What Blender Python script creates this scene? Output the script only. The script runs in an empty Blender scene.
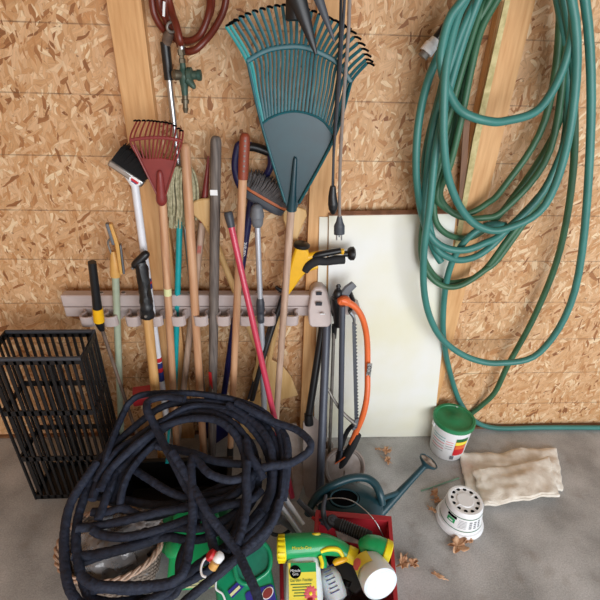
import bpy, bmesh, math, random
from mathutils import Vector as V, Matrix, noise
random.seed(7)
S = bpy.context.scene; COL = S.collection
rad = math.radians
# ------------------------------------------------------------------ camera
CAM = V((0, -1.66, 1.72)); FPX = 450.0
RC = (Matrix.Rotation(rad(-4.2), 3, 'Z') @ Matrix.Rotation(rad(90-29.8), 3, 'X') @ Matrix.Rotation(rad(2.0), 3, 'Z'))
cd = bpy.data.cameras.new('camera'); co = bpy.data.objects.new('camera', cd); COL.objects.link(co)
co.location = CAM; co.rotation_euler = RC.to_euler(); cd.sensor_width = 36; cd.lens = FPX/600*36; cd.clip_start = .01
S.camera = co
def ray(px, py): return RC @ V(((px-300)/FPX, -(py-300)/FPX, -1))
def P(px, py, off=0.0):                      # photo point at a distance off in front of the wall
    d = ray(px, py); return CAM + d*((-off-CAM.y)/d.y)
def G(px, py, z=0.0):                        # photo point at height z
    d = ray(px, py); return CAM + d*((z-CAM.z)/d.z)
def H(px, py, dz=0.0):                       # photo point on the sloping lie of the black hose coil
    n = V((0, -.27, 1)); p0 = V((0, -.25, .46+dz)); d = ray(px, py)
    return CAM + d*((p0-CAM).dot(n)/d.dot(n))
# ------------------------------------------------------------------ materials
def srgb(h):
    h = h.lstrip('#'); c = [int(h[i:i+2], 16)/255 for i in (0, 2, 4)]
    return tuple((x/12.92 if x <= .04045 else ((x+.055)/1.055)**2.4) for x in c)+(1,)
MC = {}
def mat(name, col, rough=.5, metal=0, var=.12, scale=30, bump=0, bscale=120, col2=None, trans=0, stretch=(1, 1, 1), coat=0, alpha=1, detail=4, sss=0):
    if name in MC: return MC[name]
    m = bpy.data.materials.new(name); m.use_nodes = True; MC[name] = m
    nt = m.node_tree; N = nt.nodes; L = nt.links; b = N['Principled BSDF']
    c = srgb(col); c2 = srgb(col2) if col2 else tuple(x*(1-var*2) for x in c[:3])+(1,)
    tc = N.new('ShaderNodeTexCoord'); mp = N.new('ShaderNodeMapping'); mp.inputs['Scale'].default_value = stretch
    L.new(tc.outputs['Object'], mp.inputs[0])
    no = N.new('ShaderNodeTexNoise'); no.inputs['Scale'].default_value = scale; no.inputs['Detail'].default_value = detail
    L.new(mp.outputs[0], no.inputs['Vector'])
    r = N.new('ShaderNodeValToRGB'); r.color_ramp.elements[0].position = .35; r.color_ramp.elements[1].position = .65
    r.color_ramp.elements[0].color = c2; r.color_ramp.elements[1].color = c
    L.new(no.outputs[0], r.inputs[0]); L.new(r.outputs[0], b.inputs['Base Color'])
    b.inputs['Roughness'].default_value = rough; b.inputs['Metallic'].default_value = metal
    b.inputs['Transmission Weight'].default_value = trans; b.inputs['Coat Weight'].default_value = coat
    b.inputs['Alpha'].default_value = alpha
    if sss:
        b.inputs['Subsurface Weight'].default_value = sss; b.inputs['Subsurface Scale'].default_value = .02
    if bump:
        n2 = N.new('ShaderNodeTexNoise'); n2.inputs['Scale'].default_value = bscale; L.new(mp.outputs[0], n2.inputs['Vector'])
        bp = N.new('ShaderNodeBump'); bp.inputs['Strength'].default_value = bump; bp.inputs['Distance'].default_value = .003
        L.new(n2.outputs[0], bp.inputs['Height']); L.new(bp.outputs[0], b.inputs['Normal'])
    return m
def osb_mat():
    m = bpy.data.materials.new('osb'); m.use_nodes = True; nt = m.node_tree; N = nt.nodes; L = nt.links; b = N['Principled BSDF']
    tc = N.new('ShaderNodeTexCoord'); sx = N.new('ShaderNodeSeparateXYZ'); L.new(tc.outputs['Object'], sx.inputs[0])
    cm = N.new('ShaderNodeCombineXYZ'); L.new(sx.outputs['X'], cm.inputs[0]); L.new(sx.outputs['Z'], cm.inputs[1])
    dn = N.new('ShaderNodeTexNoise'); dn.inputs['Scale'].default_value = 11; dn.inputs['Detail'].default_value = 2; L.new(cm.outputs[0], dn.inputs['Vector'])
    ds = N.new('ShaderNodeVectorMath'); ds.operation = 'MULTIPLY_ADD'; ds.inputs[1].default_value = (.04,)*3
    L.new(dn.outputs['Color'], ds.inputs[0]); L.new(cm.outputs[0], ds.inputs[2])
    def mix(fac, a, bb, mode='MIX'):
        x = N.new('ShaderNodeMix'); x.data_type = 'RGBA'; x.blend_type = mode
        for k, s in ((0, fac), (6, a), (7, bb)):
            if isinstance(s, (int, float)): x.inputs[k].default_value = s
            elif isinstance(s, tuple): x.inputs[k].default_value = s
            else: L.new(s, x.inputs[k])
        return x.outputs[2]
    cur = srgb('#d2a470'); hsum = None
    for k, (ang, sc, st, th) in enumerate(((10, 10, 3.6, .0), (70, 11, 4.2, .45), (-35, 12, 4.0, .5), (110, 13, 4.5, .55), (35, 17, 4.4, .6), (-70, 22, 4.0, .66), (150, 16, 5, .70), (85, 28, 3.6, .74))):
        r1 = N.new('ShaderNodeMapping'); r1.inputs['Rotation'].default_value = (0, 0, rad(ang)); r1.inputs['Location'].default_value = (k*3.1, k*1.7, 0)
        L.new(ds.outputs[0], r1.inputs[0])
        r2 = N.new('ShaderNodeMapping'); r2.inputs['Scale'].default_value = (1, st, 1); L.new(r1.outputs[0], r2.inputs[0])
        vo = N.new('ShaderNodeTexVoronoi'); vo.inputs['Scale'].default_value = sc; L.new(r2.outputs[0], vo.inputs['Vector'])
        sp = N.new('ShaderNodeSeparateColor'); L.new(vo.outputs['Color'], sp.inputs[0])
        rp = N.new('ShaderNodeValToRGB'); e = rp.color_ramp.elements
        e[0].position = 0; e[0].color = srgb('#8a5730'); e[1].position = 1; e[1].color = srgb('#ecd0a8')
        for p_, c_ in ((.035, '#a06a3e'), (.09, '#c08a58'), (.3, '#cb9c6c'), (.6, '#d5a87b'), (.85, '#ddb48a')):
            q = e.new(p_); q.color = srgb(c_)
        L.new(sp.outputs[1], rp.inputs[0])
        gr = N.new('ShaderNodeTexNoise'); gr.inputs['Scale'].default_value = 30; gr.inputs['Detail'].default_value = 3
        r3 = N.new('ShaderNodeMapping'); r3.inputs['Scale'].default_value = (1, 9, 1); L.new(r1.outputs[0], r3.inputs[0]); L.new(r3.outputs[0], gr.inputs['Vector'])
        g2 = N.new('ShaderNodeMapRange'); g2.inputs[1].default_value = .3; g2.inputs[2].default_value = .7; g2.inputs[3].default_value = .84; g2.inputs[4].default_value = 1.08
        L.new(gr.outputs[0], g2.inputs[0]); cg = mix(1.0, rp.outputs[0], g2.outputs[0], 'MULTIPLY')
        # each chip a little darker towards its rim
        ed = N.new('ShaderNodeTexVoronoi'); ed.feature = 'DISTANCE_TO_EDGE'; ed.inputs['Scale'].default_value = sc; L.new(r2.outputs[0], ed.inputs['Vector'])
        e2 = N.new('ShaderNodeMapRange'); e2.inputs[2].default_value = .05; e2.inputs[3].default_value = .84; e2.inputs[4].default_value = 1
        L.new(ed.outputs[0], e2.inputs[0]); cg = mix(1.0, cg, e2.outputs[0], 'MULTIPLY')
        if k == 0: cur = cg; hsum = sp.outputs[2]
        else:
            gt = N.new('ShaderNodeMath'); gt.operation = 'GREATER_THAN'; gt.inputs[1].default_value = th; L.new(sp.outputs[0], gt.inputs[0])
            cur = mix(gt.outputs[0], cur, cg)
            hm = N.new('ShaderNodeMix'); L.new(gt.outputs[0], hm.inputs[0]); L.new(hsum, hm.inputs[2]); L.new(sp.outputs[2], hm.inputs[3]); hsum = hm.outputs[0]
    # dark little specks
    sn = N.new('ShaderNodeTexNoise'); sn.inputs['Scale'].default_value = 55; sn.inputs['Detail'].default_value = 2; L.new(cm.outputs[0], sn.inputs['Vector'])
    sr = N.new('ShaderNodeMapRange'); sr.inputs[1].default_value = .68; sr.inputs[2].default_value = .74; L.new(sn.outputs[0], sr.inputs[0])
    sm = N.new('ShaderNodeMath'); sm.operation = 'MULTIPLY'; sm.inputs[1].default_value = .6; L.new(sr.outputs[0], sm.inputs[0])
    cur = mix(sm.outputs[0], cur, srgb('#5e3a20'))
    # printed nailing lines every 8 inches
    md = N.new('ShaderNodeMath'); md.operation = 'PINGPONG'; md.inputs[1].default_value = .0995
    ad = N.new('ShaderNodeMath'); ad.operation = 'ADD'; ad.inputs[1].default_value = .0425; L.new(sx.outputs['Z'], ad.inputs[0]); L.new(ad.outputs[0], md.inputs[0])
    ls = N.new('ShaderNodeMath'); ls.operation = 'LESS_THAN'; ls.inputs[1].default_value = .0022; L.new(md.outputs[0], ls.inputs[0])
    lb = N.new('ShaderNodeMath'); lb.operation = 'MULTIPLY'; L.new(ls.outputs[0], lb.inputs[0])
    ln = N.new('ShaderNodeTexNoise'); ln.inputs['Scale'].default_value = 25; L.new(cm.outputs[0], ln.inputs['Vector'])
    lr = N.new('ShaderNodeMapRange'); lr.inputs[1].default_value = .3; lr.inputs[2].default_value = .7; lr.inputs[3].default_value = .2; lr.inputs[4].default_value = .65; L.new(ln.outputs[0], lr.inputs[0]); L.new(lr.outputs[0], lb.inputs[1])
    cur = mix(lb.outputs[0], cur, srgb('#4a3323'))
    L.new(cur, b.inputs['Base Color']); b.inputs['Roughness'].default_value = .62
    bp = N.new('ShaderNodeBump'); bp.inputs['Strength'].default_value = .35; bp.inputs['Distance'].default_value = .002; L.new(hsum, bp.inputs['Height']); L.new(bp.outputs[0], b.inputs['Normal'])
    return m
def concrete_mat():
    m = bpy.data.materials.new('concrete'); m.use_nodes = True; nt = m.node_tree; N = nt.nodes; L = nt.links; b = N['Principled BSDF']
    tc = N.new('ShaderNodeTexCoord')
    def ns(sc, d): 
        n = N.new('ShaderNodeTexNoise'); n.inputs['Scale'].default_value = sc; n.inputs['Detail'].default_value = d; L.new(tc.outputs['Object'], n.inputs['Vector']); return n
    a = ns(5, 8); r = N.new('ShaderNodeValToRGB'); e = r.color_ramp.elements
    e[0].position = .32; e[0].color = srgb('#92918e'); e[1].position = .66; e[1].color = srgb('#bcbbb9'); L.new(a.outputs[0], r.inputs[0])
    f = ns(180, 3); fr = N.new('ShaderNodeMapRange'); fr.inputs[1].default_value = .3; fr.inputs[2].default_value = .7; fr.inputs[3].default_value = .8; fr.inputs[4].default_value = 1.12; L.new(f.outputs[0], fr.inputs[0])
    x = N.new('ShaderNodeMix'); x.data_type = 'RGBA'; x.blend_type = 'MULTIPLY'; x.inputs[0].default_value = 1; L.new(r.outputs[0], x.inputs[6]); L.new(fr.outputs[0], x.inputs[7])
    d = ns(11, 6); dr = N.new('ShaderNodeMapRange'); dr.inputs[1].default_value = .58; dr.inputs[2].default_value = .72; dr.inputs[4].default_value = .45; L.new(d.outputs[0], dr.inputs[0])
    y = N.new('ShaderNodeMix'); y.data_type = 'RGBA'; L.new(dr.outputs[0], y.inputs[0]); L.new(x.outputs[2], y.inputs[6]); y.inputs[7].default_value = srgb('#857c72')
    L.new(y.outputs[2], b.inputs['Base Color']); b.inputs['Roughness'].default_value = .85
    bp = N.new('ShaderNodeBump'); bp.inputs['Strength'].default_value = .4; bp.inputs['Distance'].default_value = .002; L.new(f.outputs[0], bp.inputs['Height']); L.new(bp.outputs[0], b.inputs['Normal'])
    return m
def soaker_mat():
    m = mat('soaker', '#272e40', .7, 0, .22, 60, 1.0, 130); m.node_tree.nodes['Principled BSDF'].inputs['Specular IOR Level'].default_value = .35
    return m
M = {}
M['osb'] = osb_mat(); M['conc'] = concrete_mat(); M['soak'] = soaker_mat()
M['stud'] = mat('stud', '#dfb07a', .6, col2='#c8935c', scale=6, stretch=(9, 9, .8), bump=.15)
M['wood'] = mat('handle_wood', '#cfa27c', .5, col2='#b88662', scale=5, stretch=(14, 14, 1.2))
M['wood2'] = mat('handle_wood_yellow', '#d2a468', .5, col2='#bb8a50', scale=5, stretch=(14, 14, 1.2))
M['palewood'] = mat('pale_wood', '#c4a792', .6, col2='#a88b76', scale=8, stretch=(12, 12, 1.2))
M['greywood'] = mat('weathered_wood', '#7b716a', .65, col2='#534b47', scale=8, stretch=(14, 14, 1), bump=.2)
M['ply'] = mat('paddle_wood', '#d8b47e', .5, col2='#c79d62', scale=4, stretch=(10, 10, 1))
M['rack'] = mat('rack_plastic', '#c3b4b0', .45, var=.03)
M['foam'] = mat('foam_board', '#eceeed', .6, col2='#e6e4cc', scale=2.2, bump=.05)
M['foamedge'] = mat('foam_edge', '#a5795f', .8, var=.2)
M['red'] = mat('red_rake', '#8a3430', .4, var=.08)
M['redhose'] = mat('air_hose', '#6c2a1c', .35, var=.08)
M['crate'] = mat('crate_red', '#b32a35', .38, var=.06)
M['pink'] = mat('pink_metal', '#c83a55', .3, var=.05, coat=.3)
M['teal'] = mat('teal_pole', '#16a2a6', .35, var=.06)
M['hoseteal'] = mat('hose_teal', '#3c7f77', .42, var=.07, scale=12)
M['hosegreen'] = mat('hose_green', '#3b6a4c', .45, var=.1, scale=12)
M['rakeg'] = mat('rake_teal', '#0c3c46', .36, col2='#12343e', scale=14)
M['rakeg2'] = mat('rake_tine', '#0f5a63', .35, var=.15)
M['bright'] = mat('rake_bright', '#1b9090', .4, var=.1)
M['black'] = mat('black_plastic', '#17181b', .38, var=.1)
M['blackm'] = mat('black_matte', '#1f2023', .8, var=.1)
M['dgrey'] = mat('dark_grey', '#3c4048', .45, var=.08)
M['slate'] = mat('slate_tube', '#4b505c', .4, metal=.2, var=.06)
M['grey'] = mat('grey_plastic', '#6f7379', .5, var=.08)
M['lgrey'] = mat('light_grey', '#9a9a99', .5, var=.08)
M['metal'] = mat('steel', '#b9bbbd', .28, metal=.9, var=.06)
M['dullmetal'] = mat('dull_steel', '#8f8a84', .55, metal=.6, var=.15)
M['silver'] = mat('silver_pole', '#c4c8d0', .35, metal=.45, var=.03)
M['rust'] = mat('rusty', '#7d685a', .7, metal=.2, var=.2)
M['white'] = mat('white_plastic', '#eef0f2', .35, var=.02)
M['whitepole'] = mat('white_pole', '#e4e6ec', .35, var=.03)
M['cream'] = mat('mop_yarn', '#b9b191', .9, col2='#8f8a6a', scale=80, bump=.4)
M['navy'] = mat('navy', '#1b1d52', .35, var=.1)
M['yellow'] = mat('yellow_plastic', '#efb61a', .38, var=.04)
M['yel2'] = mat('bright_yellow', '#f4e020', .38, var=.03)
M['green'] = mat('sprayer_green', '#14a05c', .33, var=.05, coat=.2)
M['jug'] = mat('jug_green', '#118f62', .3, var=.06, coat=.3)
M['lid'] = mat('lid_green', '#1f7d4c', .45, col2='#2d8a5c', scale=18)
M['orange'] = mat('orange_paint', '#e8703a', .35, var=.05)
M['orange2'] = mat('brush_orange', '#b5643c', .5, var=.1)
M['can'] = mat('can_teal', '#20454f', .35, var=.06)
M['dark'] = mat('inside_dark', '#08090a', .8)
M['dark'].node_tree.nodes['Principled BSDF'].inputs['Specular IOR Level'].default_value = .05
M['sage'] = mat('sage_pole', '#a9b49c', .45, var=.06)
M['tan'] = mat('tan_plastic', '#dca85c', .45, var=.06)
M['brist'] = mat('bristle_grey', '#6e6b6c', .8, var=.25)
M['bristb'] = mat('bristle_black', '#141416', .8, var=.2)
M['brown'] = mat('brown_grip', '#8c3f28', .45, var=.06)
M['spade'] = mat('spade_dusty', '#a1928a', .6, metal=.3, var=.12, scale=12)
M['spade2'] = mat('shovel_dusty', '#897b72', .6, metal=.3, col2='#a59a94', scale=20)
M['brass'] = mat('brass', '#7d7462', .45, metal=.7, var=.2)
M['valve'] = mat('valve_green', '#2c5048', .5, metal=.2, col2='#4a5a4c', scale=40)
M['bottle'] = mat('milky_bottle', '#e2edf2', .3, var=.02, sss=.25)
M['leaf'] = mat('dry_leaf', '#d9b08c', .8, col2='#b98a66', scale=40)
M['towel'] = mat('towel', '#f0eade', .95, col2='#dbd2c3', scale=25, bump=.9, bscale=260)
M['wicker'] = mat('wicker', '#8b7c70', .8, var=.25, scale=60)
M['bag'] = mat('plastic_bag', '#a7a5a6', .22, var=.1, coat=.6, alpha=.55)
M['crud'] = mat('dark_bundle', '#3b332f', .6, var=.2)
M['red2'] = mat('sticker_red', '#c8242c', .45, var=.02)
M['blue'] = mat('sticker_blue', '#27377c', .45, var=.02)
M['purple'] = mat('label_purple', '#2c2a86', .4, var=.02)
M['lyel'] = mat('label_yellow', '#f0df4a', .45, var=.02)
M['lcream'] = mat('label_cream', '#dfe0a8', .45, var=.02)
M['flower'] = mat('flower_pink', '#e2606a', .5, var=.1)
M['dgreen'] = mat('dark_green', '#1d6b3c', .45, var=.05)
M['strip'] = mat('strip_yellowgreen', '#cfc08c', .7, col2='#b0a26c', scale=50)
M['cord'] = mat('grey_cord', '#8a7f78', .5, var=.05)
M['brownboard'] = mat('brown_board', '#7d5638', .6, var=.12, stretch=(8, 8, 1), scale=8)
M['ceiling'] = mat('ceiling_board', '#8f7a60', .8, var=.1)
# ------------------------------------------------------------------ mesh tools
class MB:
    def __init__(s): s.v = []; s.f = []
    def add(s, vs, fs):
        k = len(s.v); s.v += [V(p) for p in vs]; s.f += [[i+k for i in f] for f in fs]; return s
    def tube(s, pts, r, n=10, smooth=True, closed=False, per=6, ell=None, up=None):
        pts = [V(p) for p in pts]; rs = list(r) if isinstance(r, (list, tuple)) else None
        if smooth and len(pts) > 2:
            out = []; ro = []; m = len(pts); rng = range(m if closed else m-1)
            for i in rng:
                g = (lambda k: pts[k % m]) if closed else (lambda k: pts[min(max(k, 0), m-1)])
                p0, p1, p2, p3 = g(i-1), g(i), g(i+1), g(i+2)
                for j in range(per):
                    t = j/per; out.append(.5*((2*p1)+(p2-p0)*t+(2*p0-5*p1+4*p2-p3)*t*t+(3*p1-p0-3*p2+p3)*t**3))
                    if rs: ro.append(rs[i]*(1-t)+rs[(i+1) % m]*t)
            if not closed:
                out.append(pts[-1]); 
                if rs: ro.append(rs[-1])
            pts = out; rs = ro if rs else None
        if not rs: rs = [r]*len(pts)
        m = len(pts); T = []
        for i in range(m):
            a = pts[(i-1) % m] if closed or i > 0 else pts[i]; b = pts[(i+1) % m] if closed or i < m-1 else pts[i]
            d = b-a; T.append(d.normalized() if d.length > 1e-9 else (T[-1] if T else V((0, 0, 1))))
        u = up.copy() if up else (V((0, 1, 0)) if abs(T[0].y) < .9 else V((1, 0, 0)))
        vs = []; ea, eb = ell or (1, 1)
        for i in range(m):
            u = (u-T[i]*u.dot(T[i])).normalized(); w = T[i].cross(u)
            for k in range(n):
                a = 2*math.pi*k/n; vs.append(pts[i]+(u*math.cos(a)*ea+w*math.sin(a)*eb)*rs[i])
        fs = []
        for i in range(m if closed else m-1):
            for k in range(n):
                fs.append([i*n+k, i*n+(k+1) % n, ((i+1) % m)*n+(k+1) % n, ((i+1) % m)*n+k])
        if not closed:
            fs.append(list(range(n))[::-1]); fs.append([(m-1)*n+k for k in range(n)])
        return s.add(vs, fs)
    def pole(s, a, b, r, n=14):              # round stick with rounded ends
        a, b = V(a), V(b); d = (b-a).normalized(); L = (b-a).length
        return s.tube([a, a+d*r*.12, a+d*r*.5, a+d*r*1.1, b-d*r*1.1, b-d*r*.5, b-d*r*.12, b], [r*.45, r*.68, r*.9, r, r, r*.9, r*.68, r*.45], n, False)
    def lathe(s, o, ax, prof, n=28, sx=1, sy=1, xd=None):
        o = V(o); ax = V(ax).normalized(); u = V(xd) if xd else (V((1, 0, 0)) if abs(ax.x) < .9 else V((0, 1, 0)))
        u = (u-ax*u.dot(ax)).normalized(); w = ax.cross(u); vs = []; fs = []
        for r, h in prof:
            for k in range(n):
                a = 2*math.pi*k/n; vs.append(o+ax*h+(u*math.cos(a)*sx+w*math.sin(a)*sy)*max(r, 1e-5))
        for i in range(len(prof)-1):
            for k in range(n): fs.append([i*n+k, i*n+(k+1) % n, (i+1)*n+(k+1) % n, (i+1)*n+k])
        fs.append(list(range(n))[::-1]); fs.append([(len(prof)-1)*n+k for k in range(n)])
        return s.add(vs, fs)
    def box(s, c, X, Y, Z):
        c, X, Y, Z = V(c), V(X), V(Y), V(Z)
        vs = [c+X*a+Y*b+Z*d for a in (-1, 1) for b in (-1, 1) for d in (-1, 1)]
        return s.add(vs, [[0, 1, 3, 2], [4, 6, 7, 5], [0, 4, 5, 1], [2, 3, 7, 6], [0, 2, 6, 4], [1, 5, 7, 3]])
    def abox(s, x0, x1, y0, y1, z0, z1):
        return s.box(((x0+x1)/2, (y0+y1)/2, (z0+z1)/2), ((x1-x0)/2, 0, 0), (0, (y1-y0)/2, 0), (0, 0, (z1-z0)/2))
    def prism(s, pts, ext):                   # polygon pushed along a vector
        n = len(pts); a = [V(p) for p in pts]; e = V(ext)
        return s.add(a+[p+e for p in a], [list(range(n))[::-1], list(range(n, 2*n))]+[[i, (i+1) % n, n+(i+1) % n, n+i] for i in range(n)])
    def grid(s, rows):
        n = len(rows[0]); return s.add([p for r in rows for p in r], [[i*n+j, i*n+j+1, (i+1)*n+j+1, (i+1)*n+j] for i in range(len(rows)-1) for j in range(n-1)])
    def rounded(s, c, X, Y, Z, r=.35, seg=5, layers=None):   # soft cornered slab: outline in X,Y, height in Z
        c, X, Y, Z = V(c), V(X), V(Y), V(Z); ring = []
        for q, (sx, sy) in enumerate(((1, 1), (-1, 1), (-1, -1), (1, -1))):
            for k in range(seg+1):
                a = math.pi/2*(q+k/seg); ring.append((sx*(1-r)+r*math.cos(a), sy*(1-r)+r*math.sin(a)))
        layers = layers or [(.8, -1), (.95, -.94), (1, -.8), (1, .8), (.95, .94), (.8, 1)]
        n = len(ring); vs = []; fs = []
        for sc, h in layers:
            vs += [c+X*(x*sc)+Y*(y*sc)+Z*h for x, y in ring]
        for i in range(len(layers)-1):
            for k in range(n): fs.append([i*n+k, i*n+(k+1) % n, (i+1)*n+(k+1) % n, (i+1)*n+k])
        fs.append(list(range(n))[::-1]); fs.append([(len(layers)-1)*n+k for k in range(n)])
        return s.add(vs, fs)
    def disc(s, c, n_, r, h, n=20): return s.lathe(c, n_, [(r, 0), (r, h)], n)
def flush():
    bpy.context.view_layer.update()
def build(name, mb, m, parent=None, bevel=0, smooth=True, loc=None, sub=0, solid=0):
    me = bpy.data.meshes.new(name)
    if parent is not None:
        base = V(parent['_b']) 
    else:
        if loc is None:
            lo = [min(v[i] for v in mb.v) for i in range(3)]; hi = [max(v[i] for v in mb.v) for i in range(3)]
            loc = V(((lo[0]+hi[0])/2, (lo[1]+hi[1])/2, lo[2]))
        base = V(loc)
    me.from_pydata([v-base for v in mb.v], [], mb.f); me.update()
    bm = bmesh.new(); bm.from_mesh(me); bmesh.ops.recalc_face_normals(bm, faces=bm.faces)
    bm.to_mesh(me); bm.free()
    for p in me.polygons: p.use_smooth = smooth
    if smooth:
        try: me.set_sharp_from_angle(angle=rad(40))
        except Exception: pass
    me.materials.append(m if not isinstance(m, str) else M[m])
    o = bpy.data.objects.new(name, me); COL.objects.link(o)
    if parent is not None:
        o.parent = parent; o['_b'] = list(base)
        if parent.type != 'EMPTY': pass
    else:
        o.location = base; o['_b'] = list(base)
    if solid:
        q = o.modifiers.new('t', 'SOLIDIFY'); q.thickness = solid; q.offset = 0
    if bevel:
        q = o.modifiers.new('b', 'BEVEL'); q.width = bevel; q.segments = 2; q.limit_method = 'ANGLE'
    if sub:
        q = o.modifiers.new('s', 'SUBSURF'); q.levels = sub; q.render_levels = sub
    return o
def thing(name, label, cat, loc, group=None):
    o = bpy.data.objects.new(name, None); COL.objects.link(o); o.location = V(loc); o['_b'] = list(loc)
    o.empty_display_size = .05
    o['label'] = label; o['category'] = cat
    if group: o['group'] = group
    return o
def tag(o, label, cat, group=None):
    o['label'] = label; o['category'] = cat
    if group: o['group'] = group
    return o
def struct(o): o['kind'] = 'structure'; return o
def pl(o, label): o['label'] = label; return o
def text(s, c, X, Y, size, m, parent, name='lettering'):
    cu = bpy.data.curves.new('t', 'FONT'); cu.body = s; cu.size = 1; cu.align_x = 'CENTER'; cu.align_y = 'CENTER'; cu.extrude = .01
    ob = bpy.data.objects.new('t', cu); COL.objects.link(ob); flush()
    me = bpy.data.meshes.new_from_object(ob.evaluated_get(bpy.context.evaluated_depsgraph_get()))
    bpy.data.objects.remove(ob); X = V(X).normalized(); Y = V(Y).normalized(); Z = X.cross(Y)
    mb = MB(); mb.add([V(c)+X*v.co.x*size+Y*v.co.y*size+Z*(v.co.z*size*.3+.0004) for v in me.vertices], [list(p.vertices) for p in me.polygons])
    return build(name, mb, m, parent, smooth=False)
def line(a, b, t): return V(a)*(1-t)+V(b)*t
UX, UY, UZ = V((1, 0, 0)), V((0, -1, 0)), V((0, 0, 1))
# ------------------------------------------------------------------ setting
struct(build('wall_back', MB().abox(-1.6, 2.6, 0, .012, 0, 2.6), 'osb', loc=(0, 0, 0), smooth=False))
struct(build('floor', MB().abox(-1.6, 2.6, -5, .012, -.05, 0), 'conc', loc=(0, 0, 0), smooth=False))
struct(build('wall_left', MB().abox(-1.62, -1.6, -5, .012, 0, 2.6), 'osb', loc=(0, 0, 0), smooth=False))  # unseen left wall, put in to cut the light from the left
struct(build('ceiling', MB().abox(-1.62, 2.6, -4.2, .012, 2.6, 2.62), 'ceiling', smooth=False))  # unseen ceiling, put in to cut the light from above
for k, (x0, x1, y) in enumerate(((-.485, -.383, .04), (.140, .232, .04), (.705, .815, .04))):
    struct(build('trim_%d' % (k+1), MB().abox(x0, x1, -y, -.0005, 0, 2.6), 'stud', bevel=.002, smooth=False))
struct(build('trim_4', MB().abox(-1.6, 2.6, -.016, -.0005, 0, .012), 'brownboard', smooth=False))
# brown narrow board and painted strip on the right hand stud
a = [P(464, 120, .045), P(470, 120, .045), P(463, 226, .045), P(457, 226, .045)]
tag(build('wooden_lath', MB().prism(a, (0, .008, 0)), 'brownboard', smooth=False), 'narrow dark brown lath fixed to the right wall stud behind the hose', 'lath')
a = [P(505, 0, .07), P(510.5, 0, .07), P(479.5, 140, .055), P(465, 215, .047), P(457, 262, .047), P(452, 262, .047), P(460, 215, .047), P(473, 140, .055)]
tag(build('trim_strip', MB().prism(a, (0, .006, 0)), 'strip', smooth=False), 'long yellowish green speckled strip leaning on the right stud behind the hose', 'strip')
# ------------------------------------------------------------------ foam board
tb = [P(329, 216, .055), P(456, 214, .055), G(433, 436.5, 0)+V((0, 0, .002)), G(327, 438, 0)+V((0, 0, .002))]
t = thing('foam_board', 'large off white insulation board leaning on the wall behind the tools', 'board', ((tb[3]+tb[2])/2))
build('panel', MB().prism(tb, (0, .022, .004)), 'foam', t, smooth=False)
e = [tb[0]+V((0, 0, .001)), tb[1]+V((0, 0, .001)), tb[1]+V((0, .022, .008)), tb[0]+V((0, .022, .008))]
pl(build('edge_facing', MB().prism(e, (0, 0, .003)), 'foamedge', t, smooth=False), 'brown paper edge')
b2 = [P(319.5, 217, .045), P(328, 217, .045), P(323, 433, .06), P(314, 433, .06)]
b2[2].z = b2[3].z = .002
tag(build('insulation_strip', MB().prism(b2, (0, .004, 0)), 'foam', smooth=False), 'narrow white panel edge standing left of the large foam board', 'panel')
# ------------------------------------------------------------------ tool rack
ZR = P(250, 292, .06).z
xl, xr = P(62, 300, .08).x, P(330, 300, .08).x
t = thing('tool_rack', 'long beige grey plastic tool rack with hooks fixed across the wall', 'tool rack', ((xl+xr)/2, 0, ZR-.1))
mb = MB(); mb.abox(xl, xr-.03, -.042, 0, ZR-.115, ZR-.005)
build('back_plate', MB().abox(xl, xr-.03, -.045, -.0405, ZR-.115, ZR-.005), 'rack', t, bevel=.002)
mb = MB(); mb.abox(xl, xr-.03, -.088, -.044, ZR-.052, ZR)
build('rail', mb, 'rack', t, bevel=.005)
mb = MB(); x = P(112, 300, .06).x-.0875
k = 0
cx = []
for i in range(-1, 9):
    c = P(112+22.4*i, 315, .11).x; cx.append(c)
    if i >= 0 or True:
        hk = MB()
        o = [(-.034, .078), (-.027, .092), (-.020, .100), (-.020, .112), (-.027, .124), (-.029, .137), (-.021, .150), (0, .155), (.021, .150), (.029, .137), (.027, .124), (.020, .112), (.020, .100), (.027, .092), (.034, .078)]
        i_ = [(-.022, .078), (-.017, .092), (-.012, .100), (-.012, .112), (-.018, .125), (-.019, .135), (-.014, .142), (0, .145), (.014, .142), (.019, .135), (.018, .125), (.012, .112), (.012, .100), (.017, .092), (.022, .078)]
        rows = []
        n_ = len(o); zt_, zb_ = ZR-.062, ZR-.108
        vs = [(c+a_, -b_, zt_) for a_, b_ in o]+[(c+a_, -b_, zt_) for a_, b_ in i_]+[(c+a_, -b_+.004, zb_) for a_, b_ in o]+[(c+a_, -b_+.004, zb_) for a_, b_ in i_]
        fs = []
        for q_ in range(n_-1):
            fs += [[q_, q_+1, n_+q_+1, n_+q_], [2*n_+q_, 3*n_+q_, 3*n_+q_+1, 2*n_+q_+1], [q_, 2*n_+q_, 2*n_+q_+1, q_+1], [n_+q_, n_+q_+1, 3*n_+q_+1, 3*n_+q_]]
        fs += [[0, n_, 3*n_, 2*n_], [n_-1, 3*n_-1, 4*n_-1, 2*n_-1]]
        hk.add(vs, fs)
        build('hook', hk, 'rack', t, bevel=.003)
for i in range(9):
    c = (cx[i]+cx[i+1])/2; co_ = build('collar', MB().lathe((c, -.066, ZR-.001), (0, 0, 1), [(.013, 0), (.013, .003), (.009, .003), (.009, -.0005)], 18), 'rack', t)
    build('peg_hole_shade', MB().lathe((c, -.066, ZR+.0004), (0, 0, 1), [(.009, 0), (.009, .0012)], 18), 'grey', co_)  # solid darker disc, painted shade in place of a cut hole
mb = MB(); mb.abox(xl, xr-.03, -.084, -.04, ZR-.100, ZR-.056)
build('shelf', mb, 'rack', t, bevel=.004)
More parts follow.
